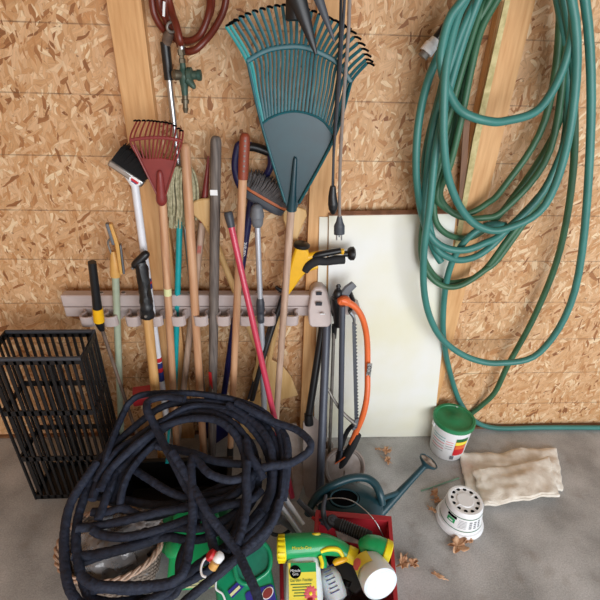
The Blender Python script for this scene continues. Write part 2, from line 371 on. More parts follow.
# right end cap with two square openings
ex0, ex1 = P(309, 300, .13).x, P(333, 300, .13).x
def capface(y):
    return [(ex0+.004, y, ZR-.105), (ex0, y, ZR-.05), (ex0+.010, y, ZR+.02), (ex0+.024, y, ZR+.038), (ex1-.040, y, ZR+.040), (ex1-.020, y, ZR+.02), (ex1-.004, y, ZR-.04), (ex1, y, ZR-.1), (ex1-.012, y, ZR-.118), (ex0+.015, y, ZR-.118)]
pr_ = capface(-.15); bk = [(a_, -.03, c_) for a_, b_, c_ in pr_]
mb = MB(); n = len(pr_); mb.prism([(a_, -.045-.05*(c_ < ZR-.0)-.045*(c_ < ZR-.06), c_) for a_, b_, c_ in pr_], (0, 0.0, 0)) if 0 else None
mb = MB(); fr = [V((a_, -(.085+.06*min(1, max(0, (ZR+.056-c_)/.15))), c_)) for a_, b_, c_ in pr_]
bkk = [V((a_, -.0405, c_)) for a_, b_, c_ in pr_]
mb.add(fr+bkk, [list(range(n)), list(range(n, 2*n))[::-1]]+[[i, (i+1) % n, n+(i+1) % n, n+i] for i in range(n)])
cap = build('end_cap', mb, 'rack', t, bevel=.007)
mb = MB()
for zz, w in ((ZR+.012, .015), (ZR-.026, .017)):
    y = -(.085+.06*(ZR+.056-zz)/.15)-.0006
    cxx = ex0+.037+(.004 if w > .0125 else 0)
    mb.box((cxx, y, zz), (w*.75, 0, 0), (0, .0012, 0), (0, -.0058, .0145))
pl(build('square_hole', mb, 'dgrey', cap, smooth=False), 'dark square openings')
mb = MB(); mb.box((ex0+.055, -.1425, ZR-.055), (.009, 0, 0), (0, .0008, 0), (0, -.002, .004)); build('price_sticker', mb, 'white', cap, smooth=False)
# second short rack bracket
sx0, sx1 = P(333, 310, .08).x, P(357, 316, .08).x
t = thing('rack_bracket', 'short beige grey plastic rack piece holding the bow saw', 'bracket', (sx0, -.06, ZR-.06))
build('arm', MB().abox(sx0, sx1, -.118, -.06, ZR-.075, ZR-.035), 'rack', t, bevel=.004)
build('wall_mount', MB().abox(sx0, sx0+.04, -.06, -.058, ZR-.08, ZR-.03), 'rack', t)
# ------------------------------------------------------------------ long tools
def stick(px0, py0, o0, px1, py1, zb=0.0):
    return P(px0, py0, o0), G(px1, py1, zb)
def seg(a, b, t0, t1): return line(a, b, t0), line(a, b, t1)
def tpy(a, b, px, py):                        # parameter on line a-b that lands nearest a photo height py
    best = 0
    lo, hi = 0., 1.
    def yy(p):
        q = RC.transposed() @ (p-CAM); return 300-FPX*q.y/-q.z
    for _ in range(40):
        m_ = (lo+hi)/2
        if yy(line(a, b, m_)) < py: lo = m_
        else: hi = m_
    return (lo+hi)/2
def at(a, b, py): return line(a, b, tpy(a, b, 0, py))
def sleeve(parent, name, a, b, y0, y1, r, m, label=None):
    o = build(name, MB().tube([at(a, b, y0), at(a, b, y1)], r, 16, False), m, parent)
    if label: pl(o, label)
    return o
# sage pole with tan joint and scrub head
a, b = stick(115, 262, .115, 122, 452)
t = thing('scrub_pole', 'sage green pole with tan joint and angled scrubbing head, far left on rack', 'scrub brush', b)
build('pole', MB().pole(at(a, b, 268), b, .0135), 'sage', t)
c0, c1 = at(a, b, 252), at(a, b, 275)
build('joint', MB().tube([P(113, 251, .12), P(114, 256, .12), P(115, 262, .12), P(115.5, 276, .118)], [.010, .0125, .018, .019], 14, False), 'tan', t)
h0, h1, h2 = P(110, 223, .125), P(117, 244, .125), P(121.5, 273, .125)
w = V((.006, -.022, .004))
build('scrub_block', MB().prism([h0-w+V((-.004, 0, 0)), h1-w+V((-.006, 0, 0)), h2-w+V((-.006, 0, 0)), h2-w+V((.005, 0, 0)), h1-w+V((.008, 0, 0)), h0-w+V((.008, 0, 0))], w*2), 'tan', t, bevel=.003)
build('abrasive_pad', MB().prism([h0-w*.9+V((-.016, 0, 0)), h1-w*.9+V((-.017, 0, 0)), h1-w*.9+V((-.006, 0, 0)), h0-w*.9+V((-.004, 0, 0))], w*1.8), 'grey', t, bevel=.003)
build('abrasive_pad', MB().prism([h1-w*.9+V((.009, 0, 0)), h2-w*.9+V((.006, 0, 0)), h2-w*.9+V((.013, 0, 0)), h1-w*.9+V((.015, 0, 0))], w*1.8), 'grey', t, bevel=.003)
build('swivel', MB().tube([P(111, 238, .13), P(108, 243, .13), P(112, 255, .125)], .004, 8), 'dullmetal', t)
# black and yellow grip on rusty rod
a, b = P(97, 262, .2), G(140, 440, 0)
a2, b2_ = P(92, 262, .22), P(99, 320, .2)
b = G(146, 462, 0); a = b2_
t = thing('yellow_grip_tool', 'rusty rod tool with black and yellow grip at left photo edge', 'hand tool', b)
build('rod', MB().tube([a, b], .007, 10, False), 'rust', t)
build('grip', MB().tube([a2, line(a2, b2_, .5), b2_, line(a, b, .06)], [.014, .015, .018, .009], 14), 'black', t)
pl(build('grip_band', MB().tube([line(a2, b2_, .78), line(a2, b2_, 1.02)], [.0185, .020], 14, False), 'yellow', t), 'yellow band')
# white broom
a, b = stick(134, 178, .10, 171, 452)
t = thing('push_broom', 'white handled broom with black bristles and silver collar, left of red rake', 'broom', b)
build('pole', MB().pole(a, b, .0135), 'whitepole', t)
hx0, hx1 = P(114, 163, .11), P(141, 181, .11)
ax = (hx1-hx0).normalized(); nn = ax.cross(V((0, -1, 0))).normalized()
if nn.z < 0: nn = -nn
hc = (hx0+hx1)/2
build('head', MB().box(hc, ax*.062, V((0, .026, 0)), nn*.012), 'metal', t, bevel=.006)
mb = MB()
for i in range(34):
    for j in range(6):
        q = hc+ax*(-.056+.112*i/33)+V((0, -.022+.044*j/5, 0))+nn*.012
        tip = q+nn*(.062+random.uniform(-.006, .006))+ax*(.012+.02*(i/33-.3))+V((0, (j-2.5)*.003, 0))
        mb.tube([q, tip], [.0022, .0012], 4, False)
build('bristles', mb, 'bristb', t)
lc = hc+ax*.035+V((0, -.027, 0))-nn*.002
build('label_sticker', MB().lathe(lc, V((0, -1, 0)), [(.022, 0), (.022, .001)], 20, .9, .55, xd=ax), 'white', t)
build('label_sticker', MB().box(lc+V((0, -.0016, 0)), ax*.013, V((0, .0006, 0)), nn*.004), 'red2', t, smooth=False)
build('label_sticker', MB().box(lc+V((0, -.0016, 0))-nn*.006, ax*.010, V((0, .0006, 0)), nn*.0015), 'blue', t, smooth=False)
build('socket', MB().tube([hc-nn*.006, a+(b-a).normalized()*.02], [.013, .0155], 14, False), 'white', t)
for y0, y1, m in ((278, 288, 'blue'), (281, 283, 'red2'), (362, 380, 'blue'), (367, 371, 'red2'), (357, 361, 'red2')):
    sleeve(t, 'label_band', a, b, y0, y1, .0139+(.0003 if m == 'red2' else 0), m)
# black gripped wood pole
a, b = P(142, 262, .165), G(164, 474, 0)
t = thing('taped_handle_tool', 'yellowish wooden tool handle topped by a black wrapped grip', 'tool handle', b)
build('shaft', MB().pole(at(a, b, 300), b, .0185), 'wood2', t)
g0, g1 = at(a, b, 262), at(a, b, 318)
mb = MB().tube([g0+V((-.006, 0, 0)), line(g0, g1, .12)+V((-.003, 0, 0)), line(g0, g1, .45), line(g0, g1, .8), line(g0, g1, .97), g1], [.019, .0215, .021, .026, .0245, .020], 10)
random.seed(3)
for v in mb.v: v += V((noise.noise(v*60), noise.noise(v*60+V((5, 5, 5))), 0))*.0045
build('wrapped_grip', mb, 'black', t)
q0, q1 = P(133, 267, .17), P(148, 252, .155)
build('cross_grip', MB().pole(q0, q1, .0155), 'black', t)
build('bolt', MB().lathe(P(132.6, 268, .172), q0-q1, [(.007, -.002), (.007, .003), (.003, .005)], 12), 'dullmetal', t)
build('bolt', MB().lathe(at(a, b, 313)+V((0, -.024, 0)), (0, -1, 0), [(.006, -.002), (.005, .003)], 12), 'dullmetal', t)
# red shrub rake
a, b = stick(162, 192, .125, 177, 456)
t = thing('shrub_rake', 'small dark red plastic shrub rake head up on a wooden handle', 'rake', b)
hd = build('handle', MB().pole(a, b, .0145), 'wood', t)
def interp(lst, u):
    k = u*(len(lst)-1); i = min(int(k), len(lst)-2); f = k-i
    m = len(lst)-1; g = lambda q: lst[min(max(q, 0), m)]
    p0, p1, p2, p3 = (V((*g(i+s_), 0)) for s_ in (-1, 0, 1, 2))
    v = .5*((2*p1)+(p2-p0)*f+(2*p0-5*p1+4*p2-p3)*f*f+(3*p1-p0-3*p2+p3)*f**3); return v.x, v.y
pt = [(139, 158), (150, 158.5), (161, 158), (176, 161)]
cb = [(130, 140), (145, 138), (158, 137.5), (170, 138.5), (182, 141)]
tp = [(137, 121), (150, 121), (160, 122), (172, 124), (183, 131)]
top = [interp(pt, k/8) for k in range(9)]
poly = [P(*q, .150) for q in top]+[P(164.5, 197, .145), P(158.5, 197.5, .145)]
build('head_plate', MB().prism(poly, (0, .006, 0)), 'red', t, bevel=.002)
build('socket', MB().tube([P(159.5, 170, .15), P(160, 176, .15), P(161.5, 198, .14), P(162, 201, .137)], [.004, .011, .0185, .0185], 14), 'red', t)
build('head_rim', MB().tube([P(133, 145, .155), P(139, 158, .155), P(158, 197, .148)], .003, 8), 'red', t)
build('head_rim', MB().tube([P(181, 145, .155), P(176, 161, .155), P(165, 197, .148)], .003, 8), 'red', t)
build('crossbar', MB().tube([P(*interp(cb, k/12), .160) for k in range(13)], .0042, 8, ell=(.8, 1.3)), 'red', t)
for k in range(13):
    u = k/12; mb = MB()
    mb.tube([P(*interp(pt, u), .150), P(*interp(cb, u), .160), P(*interp(tp, u), .185)], [.0036, .0034, .0032], 6, ell=(1, .85))
    o = build('tine', mb, 'red', t)
    q = P(*interp(tp, u), .185); x_, y_ = interp(tp, u)
    pl(build('tine_tip', MB().tube([q, P(x_-1.5, y_-.6, .190), P(x_-3, y_-.2, .205)], .0028, 6), 'dark', o), 'dark bent tip')
for (x0, x1, x2) in ((148, 157, 155), (166, 173.5, 167)):
    build('raised_panel', MB().prism([P(x0, 165, .1505), P(x1, 165, .1505), P(x1-1 if x1 < 160 else x2, 184 if x1 < 160 else 184, .149), P(x2-(1 if x1 < 160 else 1), 187, .149)], (0, .001, 0)), 'lgrey', t, smooth=False) if 0 else None
sleeve(t, 'small_sticker', a, b, 288, 295, .0149, 'lcream')
# chrome and black extension pole, going up beside the left stud
a, b = P(164.5, 38, .05), G(209, 442, 0)
t = thing('extension_pole', 'black and chrome extension pole leaning behind the small red rake', 'pole', b)
sleeve(t, 'black_grip', a, b, 42, 80, .0150, 'black')
sleeve(t, 'chrome_tube', a, b, 79, 440, .010, 'metal')
build('end_joint', MB().tube([P(166, 44, .05), P(168, 37, .06), P(171, 32, .07)], [.014, .016, .012], 12), 'rust', t)
build('end_ring', MB().tube([P(172+5*math.cos(k*.63), 27+5*math.sin(k*.63), .085) for k in range(10)], .004, 8, closed=True), 'dullmetal', t)
# mop
a, b = stick(176, 176, .07, 184, 446)
a, b = P(180, 178, .075), G(173, 446, 0)
t = thing('string_mop', 'cream string mop head up on a teal pole beside wooden pole', 'mop', b)
build('pole', MB().pole(P(181, 178, .07), b, .0115), 'teal', t)
random.seed(5); mb = MB()
for k in range(46):
    u = k/45; x0 = 172+20*u+random.uniform(-1, 1); ye = random.uniform(215, 229) if .1 < u < .9 else random.uniform(200, 222)
    x1 = 167+30*u+random.uniform(-1.5, 1.5); o_ = .075+random.uniform(-.015, .03)
    mb.tube([P(181, 172, .075), P(x0, 167+random.uniform(0, 5), o_), P(x1-.5, 185, o_), P(x1+random.uniform(-1.5, 1.5), 205, o_), P(x1, ye, o_-.004)], .0042, 6, per=4)
build('yarn_head', mb, 'cream', t)
build('socket', MB().tube([P(182, 168, .08), P(182, 180, .075)], .012, 12, False), 'white', t)
# wooden pole
a, b = stick(185, 143, .10, 204, 456)
tag(build('wooden_pole', MB().pole(a, b, .0165), 'wood', loc=b), 'plain tan wooden pole with rounded top between mop and grey pole', 'pole')
# pale handle with dark red cone (trowel-like cultivator)
a, b = P(203, 218, .05), G(177, 446, 0)
t = thing('red_socket_tool', 'pale wooden handle under a pointed dark red socket behind grey pole', 'garden tool', b)
build('handle', MB().pole(a, b, .0135), 'palewood', t)
build('red_cone', MB().tube([P(208.5, 156, .06), P(208, 165, .06), P(205, 197, .06), P(204, 200, .06), P(203.3, 222, .06)], [.003, .006, .0125, .016, .0155], 12, False), 'red', t)
text('IIIIII', at(a, b, 248)+V((0, -.0145, 0)), (b-a), (1, 0, 0), .022, 'red2', t, 'red_print')
# grey pole
a, b = stick(216, 136, .095, 212, 456)
t = thing('weathered_pole', 'thick weathered grey pole with white tag and red sticker, left of centre', 'pole', b)
build('pole', MB().pole(a, b, .0185), 'greywood', t)
c = at(a, b, 191)+V((-.003, -.0192, 0)); build('white_tag', MB().box(c, (.0125, 0, 0), (0, .0012, 0), (0, 0, .0095)), 'white', t, smooth=False)
c = at(a, b, 378)+V((-.008, -.0165, 0)); build('red_sticker', MB().box(c, (.0065, -.003, 0), (.0003, .0015, 0), (0, 0, .045)), 'red2', t, smooth=False)
build('white_sticker', MB().box(c+V((0, 0, -.06)), (.006, -.003, 0), (.0003, .0015, 0), (0, 0, .014)), 'white', t, smooth=False)
# brown gripped rake handle
a, b = stick(245, 133, .155, 230, 456)
t = thing('brown_grip_tool', 'wooden tool handle with ridged reddish brown grip at its top', 'tool handle', b)
build('shaft', MB().pole(at(a, b, 160), b, .0145), 'wood', t)
g = [at(a, b, y) for y in (132, 136, 142, 150, 158, 166, 174, 179)]
build('grip', MB().tube(g, [.009, .015, .017, .0175, .0175, .0175, .017, .0165], 16), 'brown', t)
mb = MB()
for y in range(140, 172, 5):
    c = at(a, b, y); mb.lathe(c+V((.002, -.0172, 0)), (0, -1, .1), [(.0035, -.001), (.0035, .0008), (.002, .0016)], 8)
build('grip_ridge', mb, 'cord', t)
build('ferrule', MB().tube(seg(a, b, tpy(a, b, 0, 451)-.02, .999), .0155, 14, False), 'black', t)
# navy D handle shovel
a, b = P(252, 195, .05), G(217, 444, 0)
t = thing('navy_shovel', 'navy blue D handled shovel with white lettering behind the red brown grip', 'shovel', b)
sleeve(t, 'shaft', a, b, 196, 415, .0135, 'navy')
D = [P(252, 200, .052), P(240, 186, .055), P(235, 168, .06), P(237, 150, .06), P(241, 144, .06), P(256, 147, .06), P(268, 151, .06), P(271, 158, .06), P(270, 168, .06), P(262, 182, .055), P(252, 198, .052)]
build('d_handle', MB().tube(D, .0125, 12, closed=False), 'navy', t)
pl(build('crossgrip', MB().tube([P(240, 147, .06), P(254, 147, .06), P(269, 152, .06)], .0155, 12), 'black', t), 'black cross grip')
c = at(a, b, 250); dd = (a-b).normalized()
text('Garant', at(a, b, 248)+V((0, -.0142, 0)), dd, (-1, 0, 0), .021, 'white', t)
bl = [(-.05, .16), (.05, .16), (.095, .13), (.10, -.02), (.07, -.1), (0, -.15), (-.07, -.1), (-.10, -.02), (-.095, .13)]
bc = b+V((0, -.01, .17))
build('blade', MB().prism([bc+V((x_*.8, 0, z_)) for x_, z_ in bl], (0, -.005, 0)), 'navy', t, bevel=.002)
# canoe paddles with palm grips
def paddle(grip_px, slope_end, blade_px, label, off):
    g = P(*grip_px, off); e_ = P(*slope_end, .055)
    d = (e_-g).normalized(); s_ = d.cross(V((0, 1, 0))).normalized()
    t = thing('wooden_paddle', label, 'paddle', e_+d*.1, 'wooden paddles')
    gp = [g-d*.035-s_*.048, g-d*.044, g-d*.035+s_*.048, g-d*.012+s_*.05, g+d*.04+s_*.022, g+d*.09+s_*.012, g+d*.09-s_*.012, g+d*.04-s_*.022, g-d*.012-s_*.05]
    build('palm_grip', MB().prism([p+V((0, .008, 0)) for p in gp], (0, -.017, 0)), 'ply', t, bevel=.006)
    build('shaft', MB().tube([g+d*.06, e_+d*.02], .0125, 12, False), 'ply', t)
    o = [(.0, .012), (.05, .035), (.10, .075), (.18, .098), (.30, .10), (.305, -.09), (.22, -.088), (.12, -.07), (.05, -.03), (0, -.012)]
    build('blade', MB().prism([e_+d*x_+s_*y_+V((0, .004, 0)) for x_, y_ in o], (0, -.008, 0)), 'ply', t, bevel=.003)
    return t
paddle((203, 210), (259, 352), None, 'wooden paddle whose grip peeks out left of the weathered grey pole', .078)
g = P(295, 220, .065)
t = thing('wooden_paddle', 'wooden paddle with triangular grip behind the teal leaf rake handle', 'paddle', P(280, 430, .05), 'wooden paddles')
build('palm_grip', MB().prism([P(283, 208, .07), P(294, 206, .07), P(306, 210, .07), P(307, 216, .07), P(299, 234, .07), P(296, 248, .07), P(290, 248, .07), P(288, 234, .07), P(283, 220, .07)], (0, .014, 0)), 'ply', t, bevel=.005)
build('shaft', MB().tube([P(294, 240, .063), P(262, 395, .05)], .012, 12, False), 'ply', t)
e0, e1 = P(262, 390, .05), G(252, 440, 0)
build('blade', MB().prism([e0+V((-.01, 0, 0)), e0+V((.01, 0, 0)), e0+V((.06, 0, -.06)), e1+V((.07, 0, .012)), e1+V((-.08, 0, .012)), e0+V((-.07, 0, -.06))], (0, -.007, 0)), 'ply', t, bevel=.003)
# dark tool behind the paddles
a, b = P(272, 322, .045), G(238, 438, 0)
t = thing('dark_pole', 'thin dark grey pole slanting behind the pink handle under the rack', 'pole', b)
build('pole', MB().pole(P(275, 310, .045), b, .010), 'dgrey', t)
# pink metal broom handle
a, b = P(228, 212, .19), P(293, 500, .40)
t = thing('pink_handle', 'glossy pinkish red metal handle with dark grey end grip crossing the rack', 'handle', b)
sleeve(t, 'tube', a, b, 224, 497, .0115, 'pink')
build('end_grip', MB().tube([at(a, b, y) for y in (209, 211, 215, 221, 227)], [.007, .0135, .0155, .0145, .0125], 14), 'dgrey', t)
# brush broom head on white silver telescopic pole
a, b = P(256.6, 202, .125), G(266, 458, 0)
t = thing('scrub_broom', 'grey oval brush broom with orange band in the centre', 'broom', b)
hA, hB = P(243, 183, .09), P(288, 209, .09)
ax = (hB-hA).normalized(); nn = ax.cross(V((0, -1, 0))).normalized()
if nn.z < 0: nn = -nn
hc = (hA+hB)/2-nn*.012
def slab(mb, c, L, w, h, n=24, taper=1):
    vs = []; fs = []
    lay = [(.8*taper, -h), (.98, -h*.6), (1, 0), (1, h)]
    for sc, hh in lay:
        for k in range(n):
            a_ = 2*math.pi*k/n; ca, sa = math.cos(a_), math.sin(a_)
            vs.append(c+ax*(L*sc*math.copysign(abs(ca)**.7, ca))+V((0, w*sc*math.copysign(abs(sa)**.7, sa), 0))+nn*hh)
    for i in range(3):
        for k in range(n): fs.append([i*n+k, i*n+(k+1) % n, (i+1)*n+(k+1) % n, (i+1)*n+k])
    fs += [list(range(n))[::-1], [3*n+k for k in range(n)]]
    mb.add(vs, fs); return mb
build('head', slab(MB(), hc-nn*.012, .086, .028, .014), 'dgrey', t)
pl(build('orange_band', slab(MB(), hc+nn*.008, .088, .029, .006), 'orange2', t), 'orange band')
mb = MB(); random.seed(9)
for i in range(44):
    for j in range(7):
        u = -1+2*i/43; v_ = -1+2*j/6
        if u*u+v_*v_*.6 > 1.25: continue
        q = hc+nn*.013+ax*(u*.080)+V((0, v_*.025, 0))
        tip = q+nn*(.055+.012*random.random()-.014*abs(u)**3)+ax*(u*.020+.010)+V((0, v_*.02, 0))+ax*random.uniform(-.003, .003)
        mb.tube([q, line(q, tip, .6)+ax*.002, tip], [.0022, .0017, .001], 4, False)
build('bristles', mb, 'brist', t)
build('ferrule', MB().tube([at(a, b, y) for y in (204, 207, 213, 217, 218, 224, 227)], [.008, .019, .024, .025, .023, .020, .013], 18), 'grey', t)
sleeve(t, 'upper_tube', a, b, 226, 303, .0105, 'silver')
build('locking_collar', MB().tube([at(a, b, y) for y in (298, 303, 310, 313, 318, 322)], [.012, .0165, .0165, .013, .0165, .0135], 16), 'dgrey', t)
sleeve(t, 'lower_tube', a, b, 320, 457, .0125, 'silver')
# large teal leaf rake
a, b = P(291.5, 205, .165), G(273, 462, 0)
t = thing('leaf_rake', 'large dark teal plastic leaf rake head up on a weathered wooden handle', 'rake', b)
build('handle', MB().pole(a, b, .0135), 'palewood', t)
pt = [(262, 124), (270, 118), (283, 113), (297, 111.5), (312, 115), (324, 122), (333, 134)]
cb = [(247, 61), (265, 51), (284, 47), (303, 47), (320, 53), (337, 63), (351, 82)]
tp = [(226, 26), (240, 16), (262, 8), (285, 5), (308, 10), (330, 19), (348, 30), (361, 48), (367, 63)]
O1, O2, O3 = .175, .205, .235
def ins(i, n): return interp(pt, i/n)
plate = [P(*interp(pt, k/14), O1) for k in range(15)]+[P(333, 140, O1), P(300, 200, O1-.005), P(297, 209, O1-.008), P(287, 209, O1-.008), P(284, 200, O1-.005), P(262, 132, O1)]
build('head_plate', MB().prism(plate, (0, .006, 0)), 'rakeg', t, bevel=.002)
build('socket', MB().tube([P(295.5, 157, O1+.002), P(295, 162, O1+.002), P(293, 190, O1), P(291.5, 210, O1-.01)], [.003, .0075, .011, .0185], 12), 'rakeg', t)
build('edge_rail', MB().tube([P(247, 60, O2), P(262, 126, O1+.005), P(285, 202, O1)], .0042, 8), 'rakeg2', t)
build('edge_rail', MB().tube([P(351, 82, O2), P(334, 138, O1+.005), P(299, 203, O1)], .0052, 8, ell=(1.8, 1)), 'rakeg2', t)
build('plate_rim', MB().tube([P(*interp(pt, k/14), O1+.003) for k in range(15)], .0035, 8), 'rakeg2', t)
build('crossbar', MB().tube([P(*interp(cb, k/16), O2+.002) for k in range(17)], .0055, 8, ell=(.8, 1.4)), 'rakeg2', t)
NT = 26
for k in range(NT):
    u = k/(NT-1); A, B, C_ = interp(pt, u), interp(cb, u), interp(tp, u)
    ut = u
    mt = 'bright' if k in (0, 1) else 'rakeg2'
    o = build('tine', MB().tube([P(*A, O1), P((A[0]+B[0])/2, (A[1]+B[1])/2, (O1+O2)/2-.004), P(*B, O2), P(*C_, O3)], [.004, .0037, .0040, .0038], 6, ell=(.8, 1.3)), mt, t)
    dx, dy = (7, -3) if u < .06 else ((5, 1.0) if u < .6 else (7, 2.5))
    pl(build('tine_tip', MB().tube([P(*C_, O3), P(C_[0]+dx*.5, C_[1]+dy*.4-.6, O3+.005), P(C_[0]+dx, C_[1]+dy, O3+.0)], [.003, .0034, .0034], 6), 'dark', o), 'dark hooked tip')
# ------------------------------------------------------------------ yellow tool
t = thing('yellow_power_tool', 'yellow hand tool with black grips standing behind rake handle on rack', 'power tool', P(287, 300, .10))
body = [P(296, 243, .11), P(292, 255, .11), P(288, 270, .11), P(284, 288, .11), P(283, 299, .105), P(290, 291, .11), P(300, 277, .11), P(306, 270, .11), P(312, 264, .11), P(314, 258, .11), P(309, 254, .11), P(308, 248, .11)]
build('housing', MB().prism([p+V((0, .018, 0)) for p in body], (0, -.042, 0)), 'yellow', t, bevel=.008)
build('end_cap', MB().lathe(P(301.5, 246, .115), (P(301.5, 240, .115)-P(300, 250, .115)), [(.029, -.004), (.031, .0), (.031, .008), (.024, .013)], 24), 'black', t)
build('handle_bar', MB().tube([P(308, 257, .12), P(320, 254, .12), P(344, 251, .12)], [.016, .013, .010], 12), 'yellow', t)
pl(build('black_grip', MB().tube([P(312, 257, .125), P(320, 254.5, .128), P(341, 250.5, .128)], [.009, .0125, .0115], 12), 'black', t), 'black upper grip')
build('knob', MB().lathe(P(351.5, 253.5, .12), V((1, 0, .05)), [(.012, -.03), (.012, -.016), (.021, -.012), (.026, -.004), (.026, .008), (.018, .014)], 20), 'black', t)
build('trigger', MB().tube([P(342, 250, .125), P(343, 254, .125)], .006, 8), 'yellow', t)
build('lower_handle', MB().tube([P(302, 270, .115), P(314, 267, .115), P(318, 266, .115)], [.013, .010, .008], 12), 'yellow', t)
build('lower_grip', MB().tube([P(305, 271, .13), P(309, 265.5, .133), P(317, 261, .133), P(326, 261.5, .133), P(335, 260, .133), P(344.5, 259.5, .13)], [.013, .0155, .0165, .0140, .0165, .0155], 12, ell=(1, 1.1)), 'blackm', t)
build('support_foot', MB().tube([P(287, 292, .11), P(280, 290, .112), P(276, 287, .115)], [.010, .008, .007], 10), 'black', t)
build('shaft', MB().tube([P(283, 296, .10), P(264, 355, .16), P(252, 400, .19)], .011, 10), 'black', t)
# ------------------------------------------------------------------ black poles at centre right
a, b = P(324, 318, .10), P(308, 421, .22)
e_ = G(311, 497, .004)
t = thing('flat_spade', 'dusty grey spade with black shaft below the rack end', 'spade', e_)
build('shaft', MB().tube([a, b+(b-a)*.03], .0165, 14, False), 'black', t)
sh = [P(303, 422, .222), P(307, 417, .22), P(314, 417, .22), P(319, 422, .222), G(322, 485, .055), G(320, 496, .012), G(312, 500, .004), G(306, 496, .012), G(303, 485, .055)]
build('blade', MB().prism(sh, (0, .005, 0)), 'spade', t, bevel=.002)
build('socket', MB().tube([P(308.5, 414, .215), P(309, 424, .225)], [.019, .021], 14, False), 'black', t)
a, b = P(327, 322, .12), G(319, 505, .0)
tag(build('slate_pole', MB().tube([a, b], .0175, 16, False), 'slate', loc=b), 'thick slate grey pole rising from the watering can to the rack end', 'pole')
# thin rod with black clamp
t = thing('clamp_rod_tool', 'thin steel rod with black knobbed clamp at its top beside orange saw', 'garden tool', G(334, 470, 0))
build('clamp', MB().tube([P(336, 297, .14), P(337, 306, .14), P(338, 326, .135)], [.020, .022, .015], 12), 'black', t)
build('clamp', MB().box(P(337, 305, .13), (.020, 0, 0), (0, .018, 0), (0, 0, .045)), 'black', t, bevel=.005)
build('knob', MB().lathe(P(338, 292, .15), (0, 0, 1), [(.017, -.02), (.019, -.008), (.014, .008), (.008, .012), (.008, .022), (.010, .024), (.007, .032)], 16), 'black', t)
build('bracket', MB().tube([P(343, 296, .15), P(348, 289, .15), P(354, 284, .15)], [.012, .012, .010], 8, False, ell=(1, 1.6)), 'grey', t)
build('bracket', MB().tube([P(349, 290, .14), P(353, 300, .13), P(350, 312, .12)], [.009, .010, .008], 8, False), 'black', t)
build('rod', MB().tube([P(334, 328, .13), G(329, 465, .03)], .0075, 10, False), 'dullmetal', t)
build('rod_grip', MB().tube([P(334.5, 325, .13), P(334, 338, .131)], [.012, .010], 10, False), 'black', t)
build('foot', MB().lathe(P(329, 446, .15), (0, 0, 1), [(.017, -.04), (.021, -.02), (.021, .01), (.010, .03)], 14), 'spade2', t)
# ------------------------------------------------------------------ bow saw
OS = .175
t = thing('bow_saw', 'orange framed bow saw hanging with its toothed blade vertical', 'saw', P(352, 470, .2))
fr_ = [P(341, 300, 0.1750), P(347, 302, 0.1750), P(356, 308, 0.1750), P(363, 320, 0.1750), P(367, 340, 0.1750), P(367.5, 370, 0.1970), P(367, 395, 0.2345), P(363, 415, 0.2565), P(356, 432, 0.2652), P(351, 444, 0.2784)]
build('frame', MB().tube(fr_, [.017, .015, .0125, .0125, .0125, .0125, .0125, .013, .013, .013], 14), 'orange', t)
build('frame_nose', MB().lathe(P(344, 301, 0.1750), (0, -1, 0), [(.018, -.014), (.020, -.008), (.020, .008), (.016, .014)], 18, 1.3, 1), 'orange', t)
b0, b1 = P(354, 322, 0.1750), P(356.5, 428, 0.2708)
s_ = (b1-b0).normalized().cross(V((0, 1, 0))).normalized()
if s_.x < 0: s_ = -s_
pts = [b0-s_*.008]; n = 64
tooth = [b0+s_*.006]
for k in range(n):
    tooth.append(line(b0, b1, (k+.5)/n)+s_*(.011 if k % 2 else .005))
tooth.append(b1+s_*.006)
build('blade', MB().prism(tooth+[b1-s_*.008, b0-s_*.008], (0, -.002, 0)), 'dgrey', t, smooth=False)
build('blade_clamp', MB().tube([P(350, 312, 0.1750), P(354, 318, 0.1750), P(354, 326, 0.1750)], [.008, .007, .005], 8), 'metal', t)
build('blade_clamp', MB().box(P(355.5, 424, 0.2664), (.009, 0, .004), (0, .005, 0), (.003, 0, .032)), 'grey', t, bevel=.003)
build('tension_lever', MB().tube([P(356, 424, 0.2664), P(345, 415, 0.2465), P(334, 400, 0.2200), P(326, 385, 0.1935)], [.010, .008, .007, .005], 8), 'dullmetal', t)
build('handle_bow', MB().tube([P(353, 425, 0.2675), P(347, 432, 0.2652), P(341, 448, 0.2828), P(336.5, 462, 0.2982)], [.010, .010, .010, .009], 10), 'black', t)
build('handle_bow', MB().tube([P(358, 434, 0.2674), P(352, 446, 0.2806), P(343, 462, 0.2982), P(337, 470, 0.3070)], [.016, .019, .017, .013], 12), 'blackm', t)
pl(build('handle_end', MB().tube([P(338, 457, 0.2927), P(337, 466, 0.3026), P(337, 472, 0.3092)], [.008, .009, .006], 10), 'lgrey', t), 'grey end clip')
pl(build('orange_mark', MB().tube([P(335, 464, 0.3124), P(341, 460, 0.3080), P(345, 457, 0.3047)], .003, 6), 'orange', t), 'orange inlay')
c = P(368, 372, 0.1992)+V((0, -.0135, 0))
build('brand_label', MB().box(c, (.0095, 0, 0), (0, .0006, 0), (0, 0, .055)), 'lgrey', t, smooth=False)
text('BAHCO', c+V((0, -.001, 0)), (0, 0, 1), (-1, 0, 0), .026, 'dark', t)
a, b = P(342.5, 306, .195), G(340, 476, .02)
tag(build('slate_tube', MB().tube([a, b], .0115, 14, False, ell=(1, 1)), 'slate', loc=b), 'slim slate grey tube hanging just left of the saw blade', 'tube')
